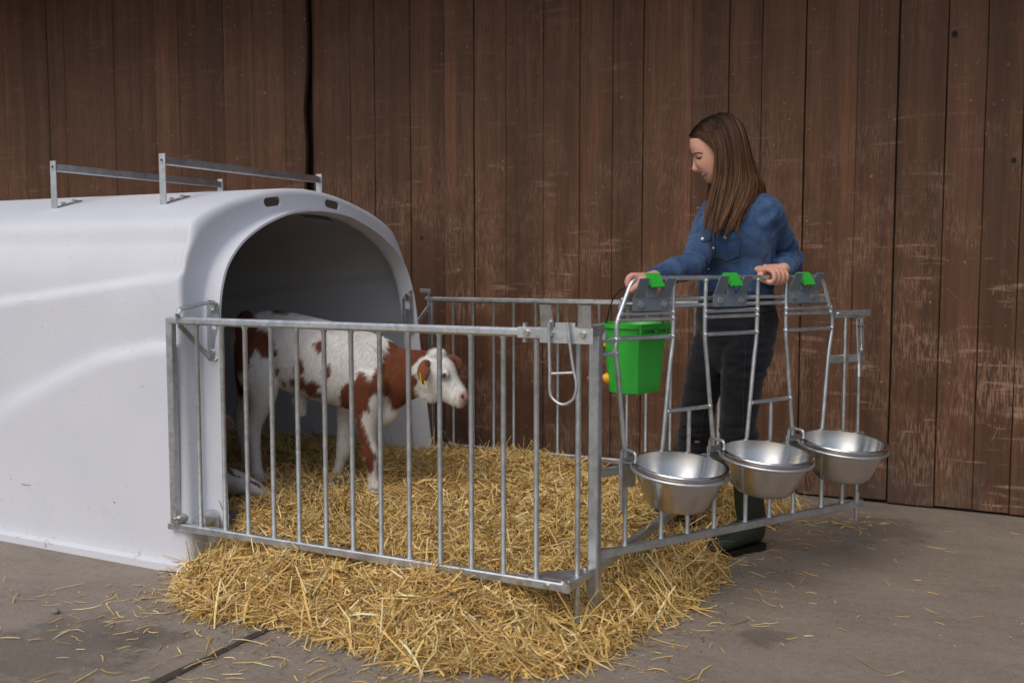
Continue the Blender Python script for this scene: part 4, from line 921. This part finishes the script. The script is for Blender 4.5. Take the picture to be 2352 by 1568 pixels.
def head_mesh():
    ys = np.concatenate([np.linspace(168, 860, 40), np.linspace(870, 1306, 62)]); n = 96; V = []
    for y in ys:
        xf, xb, hw = np.interp(y, Yk, XF), np.interp(y, Yk, XB), np.interp(y, Yk, HW) * .001
        uc = (xf + xb) / 2; nb = np.interp(y, NY, NX, 0, 0); sg = np.interp(y, [880, 1000, 1080, 1110], [.006, .0085, .0125, .014])
        lp_ = 12 * math.exp(-((y - 1118) / 12) ** 2) - 8 * math.exp(-((y - 1142) / 9) ** 2) + 14 * math.exp(-((y - 1172) / 14) ** 2)
        for a in np.linspace(0, 2 * np.pi, n, endpoint=False):
            c, s = math.cos(a), math.sin(a); ce = np.sign(c) * abs(c) ** .88; se = np.sign(s) * abs(s) ** .88
            v = hw * se; x = uc - ce * (uc - xf) if c > 0 else uc - ce * (xb - uc)
            if c > 0:
                x -= nb * math.exp(-(v / sg) ** 2) + lp_ * math.exp(-(v / .019) ** 2)
                x += 34 * math.exp(-((y - 885) / 38) ** 2) * math.exp(-((abs(v) - .031) / .014) ** 2)          # eye sockets
                x -= 16 * math.exp(-((y - 1010) / 60) ** 2) * math.exp(-((abs(v) - .036) / .016) ** 2)         # cheeks
                x -= 13 * math.exp(-((y - 884) / 20) ** 2) * math.exp(-((abs(v) - .030) / .010) ** 2)          # eyelids
            px, py = hz(x, y); V.append(W(px, py, 3.70 + v))
    m = len(ys); F = [[i * n + j, (i + 1) * n + j, (i + 1) * n + (j + 1) % n, i * n + (j + 1) % n] for i in range(m - 1) for j in range(n)] + [list(range(n)), [(m - 1) * n + j for j in range(n)][::-1]]
    return np.array(V), F
def torso(extra, rows):
    return loft([W(x, y, d) for x, y, d, a, b in rows], [a + extra for *_, a, b in rows], [b + extra for *_, b in rows], LEF, 36, 5)
ROWS = [(1690, 770, 3.76, .145, .105), (1691, 730, 3.76, .165, .120), (1691, 690, 3.75, .155, .112), (1690, 650, 3.74, .138, .098), (1689, 600, 3.73, .142, .102), (1688, 545, 3.72, .158, .118), (1694, 505, 3.72, .165, .108), (1700, 475, 3.72, .160, .090), (1705, 452, 3.72, .10, .065)]
SHL, ELL, WRL = W(1762, 490, 3.62), W(1811, 594, 3.77), W(1800, 618, 3.60)
SHR, ELR, WRR = W(1636, 505, 3.83), W(1592, 606, 3.56), W(1492, 640, 3.27)
body_parts = [head_mesh(), torso(-.024, ROWS)]
body_parts += [round_limb([W(1706, 470, 3.72), W(1700, 435, 3.71), W(1692, 400, 3.70), W(1685, 370, 3.70)], [.068, .054, .052, .050], 20)]
body_parts += [round_limb([SHL, (SHL + ELL) / 2, ELL], [.036, .030, .026]), round_limb([ELL, (ELL + WRL) / 2, WRL], [.026, .026, .023]), round_limb([SHR, (SHR + ELR) / 2, ELR], [.036, .030, .024]), round_limb([ELR, (ELR + WRR) / 2, WRR], [.024, .024, .023])]
HPL, KNL, ANL = W(1728, 735, 3.70), W(1698, 945, 3.72), W(1722, 1225, 3.80)
HPR, KNR, ANR = W(1655, 735, 3.84), W(1602, 945, 3.88), W(1578, 1190, 4.00)
body_parts += [round_limb([HPL, KNL, W(1712, 1080, 3.785), W(1722, 1160, 3.81), W(1728, 1215, 3.82)], [.080, .050, .040, .028, .026]), round_limb([HPR, KNR, ANR], [.080, .050, .030])]
# near hand closed over the gate's top tube
up3 = np.array([0, 0, 1.]); BcL = onp(1783, 637, G0, GN); BcL[2] = gz(1.065)
def finger(pts, r0, r1): return loft(pts, np.linspace(r0, r1, len(pts)), np.linspace(r0, r1, len(pts)), norm(GT + np.array([.01, .02, .03])), 12, 3)
for k, o_ in enumerate((-.034, -.0125, .009, .029)):
    ln = (1.0, 1.07, 1.03, .88)[k]; b0 = BcL + GT * o_
    body_parts.append(finger([b0 + up3 * .024 - GN * .040, b0 + up3 * .0275 * ln - GN * .008, b0 + up3 * .016 * ln + GN * .0185, b0 - up3 * .006 * ln + GN * .0215, b0 - up3 * .0205 * ln + GN * .008, b0 - up3 * .020 - GN * .006], .0100, .0078))
body_parts.append(loft([BcL + GT * .0 - GN * .020 + up3 * .020, BcL + GT * .004 - GN * .048 + up3 * .022, BcL + GT * .014 - GN * .075 + up3 * .028, WRL], [.043, .042, .034, .026], [.013, .015, .017, .020], GT, 20, 4))
body_parts.append(finger([BcL - GT * .010 - GN * .060 + up3 * .018, BcL - GT * .040 - GN * .038 + up3 * .006, BcL - GT * .050 - GN * .014 - up3 * .010, BcL - GT * .043 + GN * .012 - up3 * .018], .0135, .0088))
# far hand over the bend of the tube and the bucket's wire
for k in range(4):
    dd = 3.185 + .022 * k; sh = (0, -1.5, -.5, 1.5)[k]
    body_parts.append(finger([W(1470, 636, dd + .006), W(1453 + sh, 632, dd), W(1443 + sh, 642, dd - .004), W(1443 + sh, 655, dd - .003), W(1452 + sh, 664, dd), W(1461, 663, dd + .004)], .0102, .0080))
body_parts.append(loft([W(1452, 635, 3.225), W(1468, 637, 3.228), W(1482, 638, 3.245), WRR], [.040, .041, .034, .025], [.013, .016, .018, .021], FH, 20, 4))
body_parts.append(finger([W(1478, 643, 3.19), W(1468, 652, 3.165), W(1458, 660, 3.158), W(1450, 668, 3.162)], .0130, .0085))
body = remeshed('body', body_parts, .0036, 2, SKIN, person)
P = coords(body); q = px_of(P); ux, uy = (q[:, 0] - 1543.4) / .14062, (q[:, 1] - 238.9) / .14062; lat = (P - CAM) @ FH - 3.70
C = np.tile(np.array((.62, .335, .245)), (len(P), 1)); C = C * (1 + .10 * (fnoise(P[:, 0] * 60, P[:, 1] * 60, P[:, 2] * 60)[:, None] - .5))
def blend(f, c): 
    global C
    f = np.clip(f, 0, 1)[:, None]; C = C * (1 - f) + np.array(c) * f
headm = (uy < 1330) & (uy > 100) & (ux > 150) & (ux < 1200)
g2 = lambda x, y, sx_, sy_: np.exp(-((ux - x) / sx_) ** 2 - ((uy - y) / sy_) ** 2) * headm
blend(.35 * g2(560, 1010, 90, 80), (.56, .20, .15)); blend(.30 * g2(350, 1080, 40, 40), (.55, .20, .15)); blend(.25 * g2(600, 1260, 70, 30), (.50, .22, .16))
brow = np.interp(ux, [330, 390, 450, 520], [834, 800, 792, 815]); blend(.70 * headm * (np.abs(uy - brow) < 13) * (ux > 335) * (ux < 520) * (np.abs(lat) > .012), (.10, .050, .032))
lash = np.interp(ux, [400, 440, 480], [884, 890, 872]); blend(.92 * headm * (np.abs(uy - lash) < 13) * (ux > 398) * (ux < 486) * (np.abs(lat) > .015), (.030, .018, .014))
blend(.25 * g2(450, 850, 60, 25), (.30, .14, .11))
blend(.75 * headm * (np.abs(uy - np.interp(ux, [455, 500, 575], [1122, 1118, 1098])) < 13) * (ux < 580) * (ux > 440), (.42, .12, .11))
blend(.95 * headm * (np.abs(uy - np.interp(ux, [470, 510, 570], [1146, 1138, 1112])) < 11) * (ux < 572) * (ux > 480), (.72, .66, .60))
blend(.80 * headm * (np.abs(uy - np.interp(ux, [500, 540, 580], [1176, 1160, 1122])) < 15) * (ux < 585) * (ux > 470), (.50, .17, .15))
blend(.6 * g2(415, 1092, 26, 10), (.22, .07, .055))
kn = np.exp(-(((P - (BcL + up3 * .02 + GN * .015)) ** 2).sum(1)) / .0016); blend(.30 * kn, (.58, .24, .19)); blend(.45 * ((q[:, 0] < 1462) & (q[:, 1] > 600) & (q[:, 1] < 680) & (q[:, 0] > 1420)), (.60, .25, .20))
vcolor(body, C)
bbv = BVHTree.FromPolygons([v.co.copy() for v in body.data.vertices], [list(p.vertices) for p in body.data.polygons])
def face_line(name, pts, r_, mat, lift):
    Q = []
    for p in catmull(np.array([hz(*p) for p in pts]), 5):
        d_ = Vector(ray(*p)).normalized(); h_ = bbv.ray_cast(Vector(CAM), d_)
        if h_[0] is not None: Q.append(np.array(h_[0]) + np.array(h_[1]) * lift)
    k_ = len(Q); rr = r_ * np.sin(np.linspace(.35, math.pi - .35, k_)); o_ = link_mesh(name, *tube(Q, rr, 6), mat, None, True); o_.parent = body
BROWM = simple('brow_hair', (.055, .030, .020), .8); LASHM = simple('lash', (.012, .009, .008), .6); LIPM = simple('lips', (.40, .13, .12), .4); TEETH = simple('teeth', (.75, .72, .66), .3)
face_line('eyebrow', [(348, 838), (392, 808), (440, 800), (505, 818)], .0021, BROWM, .0)
face_line('eyelash', [(402, 880), (432, 894), (462, 888), (492, 868)], .0020, LASHM, .0004)
face_line('upper_lip', [(462, 1118), (495, 1122), (535, 1112), (572, 1096)], .0019, LIPM, .0)
face_line('teeth', [(488, 1141), (515, 1138), (556, 1114)], .0016, TEETH, .0002)
face_line('lower_lip', [(508, 1176), (530, 1168), (560, 1140), (578, 1112)], .0023, LIPM, .0)
def wrinkle(o, fn):
    P = coords(o); set_coords(o, P + normals(o) * fn(P)[:, None])
def ridged(P, f, fz, sd): n_ = fnoise(P[:, 0] * f + sd, P[:, 1] * f, P[:, 2] * fz, 2); return 1 - np.abs(n_ - .5) * 5
# shirt
CUFL, CUFR = WRL + (ELL - WRL) * .12, WRR + (ELR - WRR) * .14
srows = [(1691, 668, 3.745, .146, .106), (1690, 650, 3.74, .150, .110), (1689, 600, 3.73, .152, .114), (1687, 545, 3.72, .165, .128), (1694, 505, 3.72, .168, .114), (1700, 475, 3.72, .160, .092), (1704, 456, 3.72, .105, .068), (1704, 444, 3.715, .070, .062)]
sp_ = [torso(.006, srows),
       loft([SHL + LEF * -.03 + up3 * .012, SHL, SHL * .55 + ELL * .45, ELL, ELL * .55 + WRL * .45, CUFL], [.060, .060, .057, .054, .047, .038], [.062, .059, .057, .053, .047, .038], FH, 24, 5),
       loft([SHR - LEF * -.03 + up3 * .012, SHR, SHR * .5 + ELR * .5, ELR, ELR * .5 + WRR * .5, CUFR], [.062, .060, .054, .047, .041, .035], [.064, .060, .054, .047, .041, .035], up3 + FH * .1, 24, 5)]
shirt = remeshed('shirt', sp_, .0045, 5, SHIRT, person)
def fold(P):
    el = np.exp(-((P - ELL) ** 2).sum(1) / .018) + np.exp(-((P - ELR) ** 2).sum(1) / .02) + .5 * np.exp(-((P - (SHL + ELL) / 2) ** 2).sum(1) / .02)
    waist = sstep(1.12, 1.02, P[:, 2])
    d = P @ norm(ELR - WRR)
    out = np.zeros(len(P)); best = np.full(len(P), 9.)
    for a_, b_, amp in ((SHL, ELL, .0055), (ELL, WRL, .009), (SHR, ELR, .006), (ELR, WRR, .008)):
        dr_ = norm(b_ - a_); t_ = np.clip((P - a_) @ dr_, 0, np.linalg.norm(b_ - a_)); dist = np.linalg.norm(P - a_ - t_[:, None] * dr_, axis=1); s1 = norm(np.cross(dr_, up3)); s2 = np.cross(dr_, s1)
        n1 = fnoise((P @ dr_) * 30 + (P @ s1) * 9, (P @ s1) * 6 + 3, (P @ s2) * 6, 2); r_ = np.clip(1 - np.abs(n1 - .5) * 6, -1, 1)
        k_ = dist < best; best = np.minimum(best, dist); out = np.where(k_ & (dist < .085), amp * (r_ - .35), out)
    arm = sstep(.10, .075, best)
    tor = .0055 * (np.clip(1 - np.abs(fnoise(P[:, 0] * 9 + P[:, 2] * 10, P[:, 1] * 9, P[:, 2] * 8, 2) - .5) * 6, -1, 1) - .2) * (1 + 1.2 * waist)
    return .006 * (fnoise(P[:, 0] * 11, P[:, 1] * 11, P[:, 2] * 16) - .5) + out * arm + tor * (1 - arm)
    return (.0050 + .013 * np.clip(el, 0, 1) + .006 * waist) * (ridged(P + (P[:, 2:3] * np.array([[.4, .2, 0]])), 16, 26, 3.) - .35)
wrinkle(shirt, fold)
# jeans
jr = [(1692, 812, 3.77, .120, .100), (1692, 770, 3.765, .152, .112), (1692, 735, 3.76, .166, .124), (1691, 700, 3.75, .158, .114), (1691, 668, 3.745, .143, .100)]
jp = [torso(.004, jr[::-1]),
      loft([HPL + up3 * .03, W(1722, 780, 3.70), W(1708, 850, 3.70), KNL, W(1698, 1000, 3.74), W(1708, 1050, 3.77), W(1712, 1080, 3.78)], [.088, .092, .082, .068, .070, .064, .056], [.090, .098, .086, .070, .074, .064, .056], LEF, 26, 5),
      loft([HPR + up3 * .03, W(1648, 780, 3.84), W(1620, 860, 3.85), KNR, W(1597, 1000, 3.91), W(1588, 1050, 3.94), W(1584, 1080, 3.95)], [.086, .090, .078, .064, .064, .058, .050], [.088, .094, .080, .066, .066, .058, .050], LEF, 26, 5)]
jeans = remeshed('jeans', jp, .0065, 4, JEANS, person)
wrinkle(jeans, lambda P: .007 * (fnoise(P[:, 0] * 8, P[:, 1] * 8, P[:, 2] * 12) - .5) + (.003 + .011 * sstep(.62, .42, P[:, 2]) + .006 * np.exp(-((P[:, 2] - .74) / .06) ** 2)) * (ridged(P, 7, 32, 5.) - .4))
bl = [torso(.009, [(1691, 684, 3.748, .148, .105), (1691, 677, 3.747, .147, .104), (1691, 668, 3.746, .145, .102), (1691, 662, 3.745, .144, .101)])]
belt = remeshed('belt', bl, .006, 1, BELT, person)
# boots
def boot(shaft, heel, toe):
    heel, toe = np.array(heel), np.array(toe); d = norm(toe - heel); s_ = np.cross(up3, d); L = np.linalg.norm(toe - heel)
    bp_ = [loft(shaft, [.062] + [.056] * (len(shaft) - 2) + [.052], [.066] + [.058] * (len(shaft) - 2) + [.055], s_, 24, 4),
           loft([heel + d * .03 + up3 * .075, heel + d * L * .35 + up3 * .075, heel + d * L * .62 + up3 * .058, heel + d * L * .85 + up3 * .046, heel + d * L * .97 + up3 * .042], [.040, .044, .050, .046, .030], [.050, .052, .040, .032, .022], s_, 22, 4)]
    b_ = remeshed('boot', bp_, .005, 6, BOOT, person)
    V = []; F = []; out = [(-.0, .028), (.02, .038), (.08, .040), (.14, .043), (.20, .048), (.245, .040), (.268, .022), (.274, .0)]; out = out + [(x, -w) for x, w in out[::-1][1:]]
    n_ = len(out); k = L / .27
    for z in (0.002, .026): V += [heel + d * (x * k) + s_ * w * (1.0 if z < .01 else 1.06) + up3 * z for x, w in out]
    F = [[i, (i + 1) % n_, n_ + (i + 1) % n_, n_ + i] for i in range(n_)] + [list(range(n_))[::-1], [n_ + i for i in range(n_)]]
    so_ = link_mesh('sole', V, F, SOLE, None, False); so_.parent = b_
    return b_
hl, tw_ = onp(1748, 1257, (0, 0, 0), (0, 0, 1)), onp(1672, 1272, (0, 0, 0), (0, 0, 1)); dl = norm(tw_ - hl)
boot([W(1713, 1052, 3.775), W(1717, 1100, 3.79), W(1722, 1160, 3.81), hl + dl * .055 + up3 * .13, hl + dl * .055 + up3 * .075], hl, hl + dl * .27)
hr = np.array(W(1585, 1205, 4.0)); hr[2] = .05; dr = norm(-RT * .8 - FH * .6)
boot([W(1580, 1040, 3.94), W(1579, 1090, 3.955), W(1578, 1140, 3.965), hr + dr * .055 + up3 * .13, hr + dr * .055 + up3 * .075], hr, hr + dr * .27)
# things sewn onto the clothes: found by looking along a line of sight to the cloth
def bvh_of(o): return BVHTree.FromPolygons([v.co.copy() for v in o.data.vertices], [list(p.vertices) for p in o.data.polygons])
def hit(b, x, y):
    d = Vector(ray(x, y)).normalized(); h = b.ray_cast(Vector(CAM), d); return (np.array(h[0]), np.array(h[1])) if h[0] is not None else None
bs, bj = bvh_of(shirt), bvh_of(jeans)
def z5(x, y): return 1469.9 + .29296 * x, 238.9 + .29296 * y
def zz6(x, y): return 1359.7 + .29686 * x, 588 + .29686 * y
def patch(name, poly, b, mat, lift=.003, nr=7):
    poly = np.array(poly, float); dense = []
    for i in range(len(poly)):
        a, c = poly[i], poly[(i + 1) % len(poly)]
        for t in np.linspace(0, 1, 7, endpoint=False): dense.append(a + (c - a) * t)
    dense = np.array(dense); cen_ = dense.mean(0); V = []; n_ = len(dense)
    for r_ in np.linspace(.02, 1, nr):
        for p in dense:
            qx = cen_ + (p - cen_) * r_; h = hit(b, *qx); V.append(h[0] + h[1] * lift if h else None)
    for i_ in range(n_):
        h = hit(b, *dense[i_]); V.append(h[0] - h[1] * .002 if h else None)
    F = [[i * n_ + j, i * n_ + (j + 1) % n_, (i + 1) * n_ + (j + 1) % n_, (i + 1) * n_ + j] for i in range(nr) for j in range(n_)]
    F = [f for f in F if all(V[i] is not None for i in f)]; V = [v if v is not None else np.zeros(3) for v in V]
    F = [f for f in F if max(np.linalg.norm(V[f[0]] - V[f[k]]) for k in (1, 2, 3)) < .04]
    return link_mesh(name, V, F, mat, None, True)
def seam(name, pts, b, mat, r_=.0013, lift=.0015, parent=None):
    pts = catmull(np.array(pts, float), 6); Q = [hit(b, *p) for p in pts]; Q = [h[0] + h[1] * lift for h in Q if h]
    Q = [Q[0]] + [q_ for a, q_ in zip(Q[:-1], Q[1:]) if np.linalg.norm(a - q_) < .06]
    if len(Q) > 2: o = link_mesh(name, *tube(Q, r_, 6), mat, None, True); o.parent = parent; return o
try:
    for poly, fl_, sn in (([(606, 1045), (795, 985), (787, 1195), (680, 1240), (600, 1212)], [(600, 1042), (798, 980), (790, 1045), (680, 1072), (612, 1056)], (678, 1046)), ([(482, 1085), (556, 1040), (546, 1200), (510, 1235), (490, 1200)], [(470, 1070), (560, 1020), (548, 1068), (488, 1090)], (487, 1071))):
        po = patch('pocket', [z5(*p) for p in poly], bs, SHIRT, .0025); po.parent = shirt
        fo = patch('pocket_flap', [z5(*p) for p in fl_], bs, SHIRT, .006, 5); fo.parent = shirt
        h = hit(bs, *z5(*sn)); so2 = link_mesh('snap', *ellipsoid(h[0] + h[1] * .008, (.006, .006, .006)), SNAP, None, True); so2.parent = shirt
        seam('stitching', [z5(*p) for p in poly[1:]], bs, STITCH, .0007, .0035, shirt); seam('stitching', [z5(*p) for p in fl_[1:]], bs, STITCH, .0007, .0070, shirt)
    pl_ = patch('placket', [z5(*p) for p in ((578, 780), (612, 790), (596, 1000), (592, 1130), (560, 1280), (520, 1345), (492, 1330), (548, 1220), (566, 1100), (570, 960))], bs, SHIRT, .004, 5); pl_.parent = shirt
    seam('stitching', [z5(*p) for p in ((955, 655), (905, 710), (878, 780), (875, 900), (890, 985), (950, 1120), (955, 1210), (942, 1340))], bs, STITCH, .0008, .0008, shirt)
    seam('stitching', [z5(*p) for p in ((820, 795), (878, 783))], bs, STITCH, .0008, .0008, shirt)
    seam('stitching', [z5(*p) for p in ((60, 1330), (200, 1310), (330, 1345), (480, 1310))], bs, STITCH, .0007, .0008, shirt)
    for p in ((568, 1130), (545, 1288)):
        h = hit(bs, *z5(*p)); so2 = link_mesh('snap', *ellipsoid(h[0] + h[1] * .004, (.0035, .0035, .0035)), SNAP, None, True); so2.parent = shirt
    seam('stitching', [zz6(*p) for p in ((1310, 425), (1418, 425), (1432, 560), (1395, 730), (1345, 680), (1318, 520), (1310, 425))], bj, THREAD, .0010, .001, jeans)
    seam('stitching', [zz6(*p) for p in ((1205, 420), (1195, 620), (1180, 900), (1172, 1150), (1170, 1350))], bj, THREAD, .0009, .001, jeans)
    seam('stitching', [zz6(*p) for p in ((880, 1150), (850, 1300), (835, 1460))], bj, THREAD, .0009, .001, jeans)
except Exception as ex_:
    print('sewing skipped', ex_)
# collar
cl = []
for sgn in (-1, 1):
    cl.append(None)
ang = np.linspace(R(-165), R(165), 40); V = []
ctr = W(1703, 446, 3.715)
for a in ang:
    dd_ = FAC * math.cos(a) * .066 + LEF * math.sin(a) * .066; tip = .018 * math.exp(-((abs(a) - .35) / .35) ** 2) if abs(a) < 1.2 else 0
    o_ = dd_ / .066
    V += [ctr + dd_ * .92 + up3 * .026, ctr + dd_ * 1.02 + up3 * .030, ctr + dd_ * 1.22 - up3 * (.010 + tip), ctr + dd_ * 1.18 - up3 * (.014 + tip)]
F = [[i * 4 + k, i * 4 + k + 1, (i + 1) * 4 + k + 1, (i + 1) * 4 + k] for i in range(39) for k in range(3)]
# opening of the collar is at the front: turn the band so that it closes behind the neck
o = link_mesh('collar', V, F, SHIRT, person, True)
# hair: scalp cap and long strands
Vh, Fh = head_mesh(); cap_c = W(*hz(720, 640), 3.70)
G = [  # guides front to back on the near side (photo measure and depth from the head's middle)
 [(1581, 314, -.002), (1591, 308, -.034), (1610, 318, -.060), (1630, 332, -.077), (1643, 348, -.084), (1645, 380, -.087), (1641, 420, -.090), (1631, 460, -.104), (1620, 510, -.120)],
 [(1593, 295, -.002), (1611, 296, -.042), (1630, 313, -.066), (1642, 330, -.080), (1646, 365, -.085), (1645, 405, -.086), (1638, 440, -.096), (1627, 490, -.115), (1619, 528, -.125)],
 [(1610, 279, -.002), (1631, 282, -.047), (1650, 305, -.074), (1658, 335, -.088), (1660, 375, -.093), (1658, 415, -.098), (1650, 452, -.112), (1641, 500, -.128), (1632, 538, -.135)],
 [(1632, 265, -.002), (1657, 275, -.052), (1672, 305, -.078), (1680, 340, -.090), (1684, 380, -.094), (1682, 420, -.100), (1674, 458, -.120), (1662, 505, -.135), (1650, 546, -.142)],
 [(1654, 259, -.002), (1680, 273, -.048), (1694, 305, -.070), (1702, 340, -.080), (1708, 380, -.082), (1710, 420, -.090), (1702, 460, -.118), (1686, 505, -.138), (1668, 548, -.146)],
 [(1670, 259, .0), (1696, 276, -.032), (1710, 308, -.046), (1718, 345, -.052), (1726, 385, -.054), (1734, 415, -.062), (1730, 450, -.110), (1712, 490, -.140), (1694, 525, -.148)],
 [(1678, 261, .004), (1703, 280, -.006), (1716, 312, -.010), (1725, 350, -.010), (1736, 390, -.012), (1748, 418, -.020), (1756, 440, -.0), (1752, 470, .06), (1744, 500, .08)]]
FARG = [[(1583, 312, .004), (1600, 308, .050), (1628, 330, .074), (1634, 370, .078), (1632, 410, .074), (1626, 440, .060), (1621, 480, .030), (1616, 520, .0), (1613, 540, -.02)],
        [(1634, 264, .006), (1656, 280, .055), (1672, 320, .078), (1676, 370, .080), (1672, 410, .074), (1658, 440, .060), (1645, 480, .030), (1634, 520, .0), (1628, 545, -.02)],
        [(1675, 265, .006), (1700, 290, .040), (1714, 330, .050), (1722, 380, .050), (1736, 420, .050), (1742, 450, .06), (1738, 480, .08), (1730, 510, .09), (1726, 530, .09)]]
def guide_pt(Gs, t):
    Gs = np.array(Gs, float); i = min(int(t * (len(Gs) - 1)), len(Gs) - 2); f = t * (len(Gs) - 1) - i; return Gs[i] * (1 - f) + Gs[i + 1] * f
def hair_sheet(Gs, inset):
    ts = np.linspace(0, 1, 40); V = []; rows_ = None
    for t in ts:
        g_ = catmull(guide_pt(Gs, t), 4); rows_ = len(g_); sgn = 1 if np.mean(g_[:, 2]) < 0 else -1
        V += [W(x, y, 3.70 + d + inset * sgn) for x, y, d in g_]
    F = [[i * rows_ + j, i * rows_ + j + 1, (i + 1) * rows_ + j + 1, (i + 1) * rows_ + j] for i in range(len(ts) - 1) for j in range(rows_ - 1)]
    return V, F
mb = MB(); mb.add(*hair_sheet([g_[:6] for g_ in G], .014))
hs_ = mb.build('hair', HAIR, person, True, None)
mb = MB(); mb.add(*hair_sheet([g_[:6] for g_ in FARG], .008)); hs2 = mb.build('far_hair', HAIR, None, True, None); hs2.parent = hs_; vcolor(hs2, np.tile(np.array((.022, .011, .007)), (len(hs2.data.vertices), 1)))
Ph = coords(hs_); vcolor(hs_, np.tile(np.array((.022, .011, .007)), (len(Ph), 1)))
# skull cap under the strands so that no scalp shows
Vc = Vh.copy(); qc = px_of(Vc); uxc, uyc = (qc[:, 0] - 1543.4) / .14062, (qc[:, 1] - 238.9) / .14062
hairline = np.interp(uxc, [270, 300, 420, 560, 660, 720, 760], [560, 570, 560, 620, 690, 900, 1300])
keep_v = uyc < hairline
Fc = [f for f in Fh if len(f) == 4 and all(keep_v[i] for i in f)] + [Fh[-2]]
cc_ = W(*hz(720, 680), 3.70); Vc = cc_ + (Vc - cc_) * 1.02
cap_ = link_mesh('hair_cap', Vc, Fc, HAIR, None, True); vcolor(cap_, np.tile(np.array((.026, .013, .009)), (len(Vc), 1))); cap_.parent = hs_
capb = BVHTree.FromPolygons([Vector(v) for v in Vc], Fc)
def strand_set(Gs, n, seed):
    rg = np.random.default_rng(seed); Vs = []; Fs = []; Cs = []; nv = 0; nl = 30 if Gs is G else 14
    lt = np.linspace(.01, .99, nl) + rg.normal(0, .012, nl); lt = np.clip(lt, 0, 1); lo_ = np.stack([rg.normal(0, 5, nl), rg.normal(0, 10, nl), rg.normal(0, .006, nl)], 1); lb_ = rg.uniform(.65, 1.35, nl)
    for _ in range(n):
        lk = rg.integers(0, nl); t = float(np.clip(lt[lk] + rg.normal(0, .55 / nl), 0, 1)); g_ = catmull(guide_pt(Gs, t), 3); m_ = len(g_); fr = np.linspace(0, 1, m_)
        gl = catmull(guide_pt(Gs, lt[lk]), 3); cl_ = .75 * sstep(.45, 1., fr)[:, None]; g_ = g_ * (1 - cl_) + gl * cl_
        g_ = g_ + np.stack([lo_[lk, 0] * fr ** 2, lo_[lk, 1] * fr ** 2, lo_[lk, 2] * fr], 1)
        ph_, am = rg.random() * 6.28, rg.random() * (2.2 if rg.random() < .93 else 7.)
        g_ = g_ + np.stack([(am * np.sin(fr * 7 + ph_) + rg.normal(0, 1.0)) * fr, rg.normal(0, 5.0) * fr ** 2 + 0 * fr, rg.normal(0, .005) * np.minimum(1, fr * 4) + 0 * fr], 1)
        cutl = int(m_ * (1 - .16 * rg.random() ** 1.5)); g_ = g_[:max(cutl, 6)]; fr = fr[:len(g_)]
        Pq = np.array([W(x, y, 3.70 + d) for x, y, d in g_])
        if Gs is G:
            for i_ in range(len(Pq)):
                v_ = Vector(Pq[i_] - CAM); L_ = v_.length; hh = capb.ray_cast(Vector(CAM), v_ / L_)
                if hh[0] is not None and hh[3] < L_ + .003: Pq[i_] = CAM + np.array(v_ / L_) * (hh[3] - .003 - .004 * rg.random())
        T, _, _ = frames(Pq); nn = np.array([norm(CAM - p) for p in Pq]); s_ = np.cross(T, nn + rg.normal(0, .35, 3)); s_ /= np.linalg.norm(s_, axis=1)[:, None] + 1e-9
        w_ = rg.uniform(.0007, .0017) * (1 - .75 * fr ** 4)
        V = np.stack([Pq - s_ * w_[:, None] / 2, Pq + s_ * w_[:, None] / 2], 1).reshape(-1, 3)
        b0 = np.array((.020, .010, .007)); b1 = np.array((.082, .034, .015)); b2 = np.array((.33, .165, .062)); k_ = rg.random()
        tipc = b1 * (1 - k_) + b2 * k_ if rg.random() < .5 else b1 * .8; mid = (b0 * .5 + b1 * .5) if rg.random() < .8 else b1 * 1.3
        c_ = np.array([b0 * (1 - f / .25) + mid * f / .25 if f < .25 else mid * (1 - (f - .25) / .75) + tipc * (f - .25) / .75 for f in fr]) * rg.uniform(.5, 1.5) * lb_[lk]
        Vs.append(V); Cs.append(np.repeat(c_, 2, 0)); Fs += [[nv + 2 * i, nv + 2 * i + 1, nv + 2 * i + 3, nv + 2 * i + 2] for i in range(len(Pq) - 1)]; nv += len(V)
    return np.vstack(Vs), Fs, np.vstack(Cs)
for Gs, n, sd in ((G, 6200, 5), (FARG, 1500, 6)):
    V, F, C_ = strand_set(Gs, n, sd); o = link_mesh('strands', V, F, HAIR, None, True); vcolor(o, C_); o.parent = hs_; o['kind'] = 'stuff'
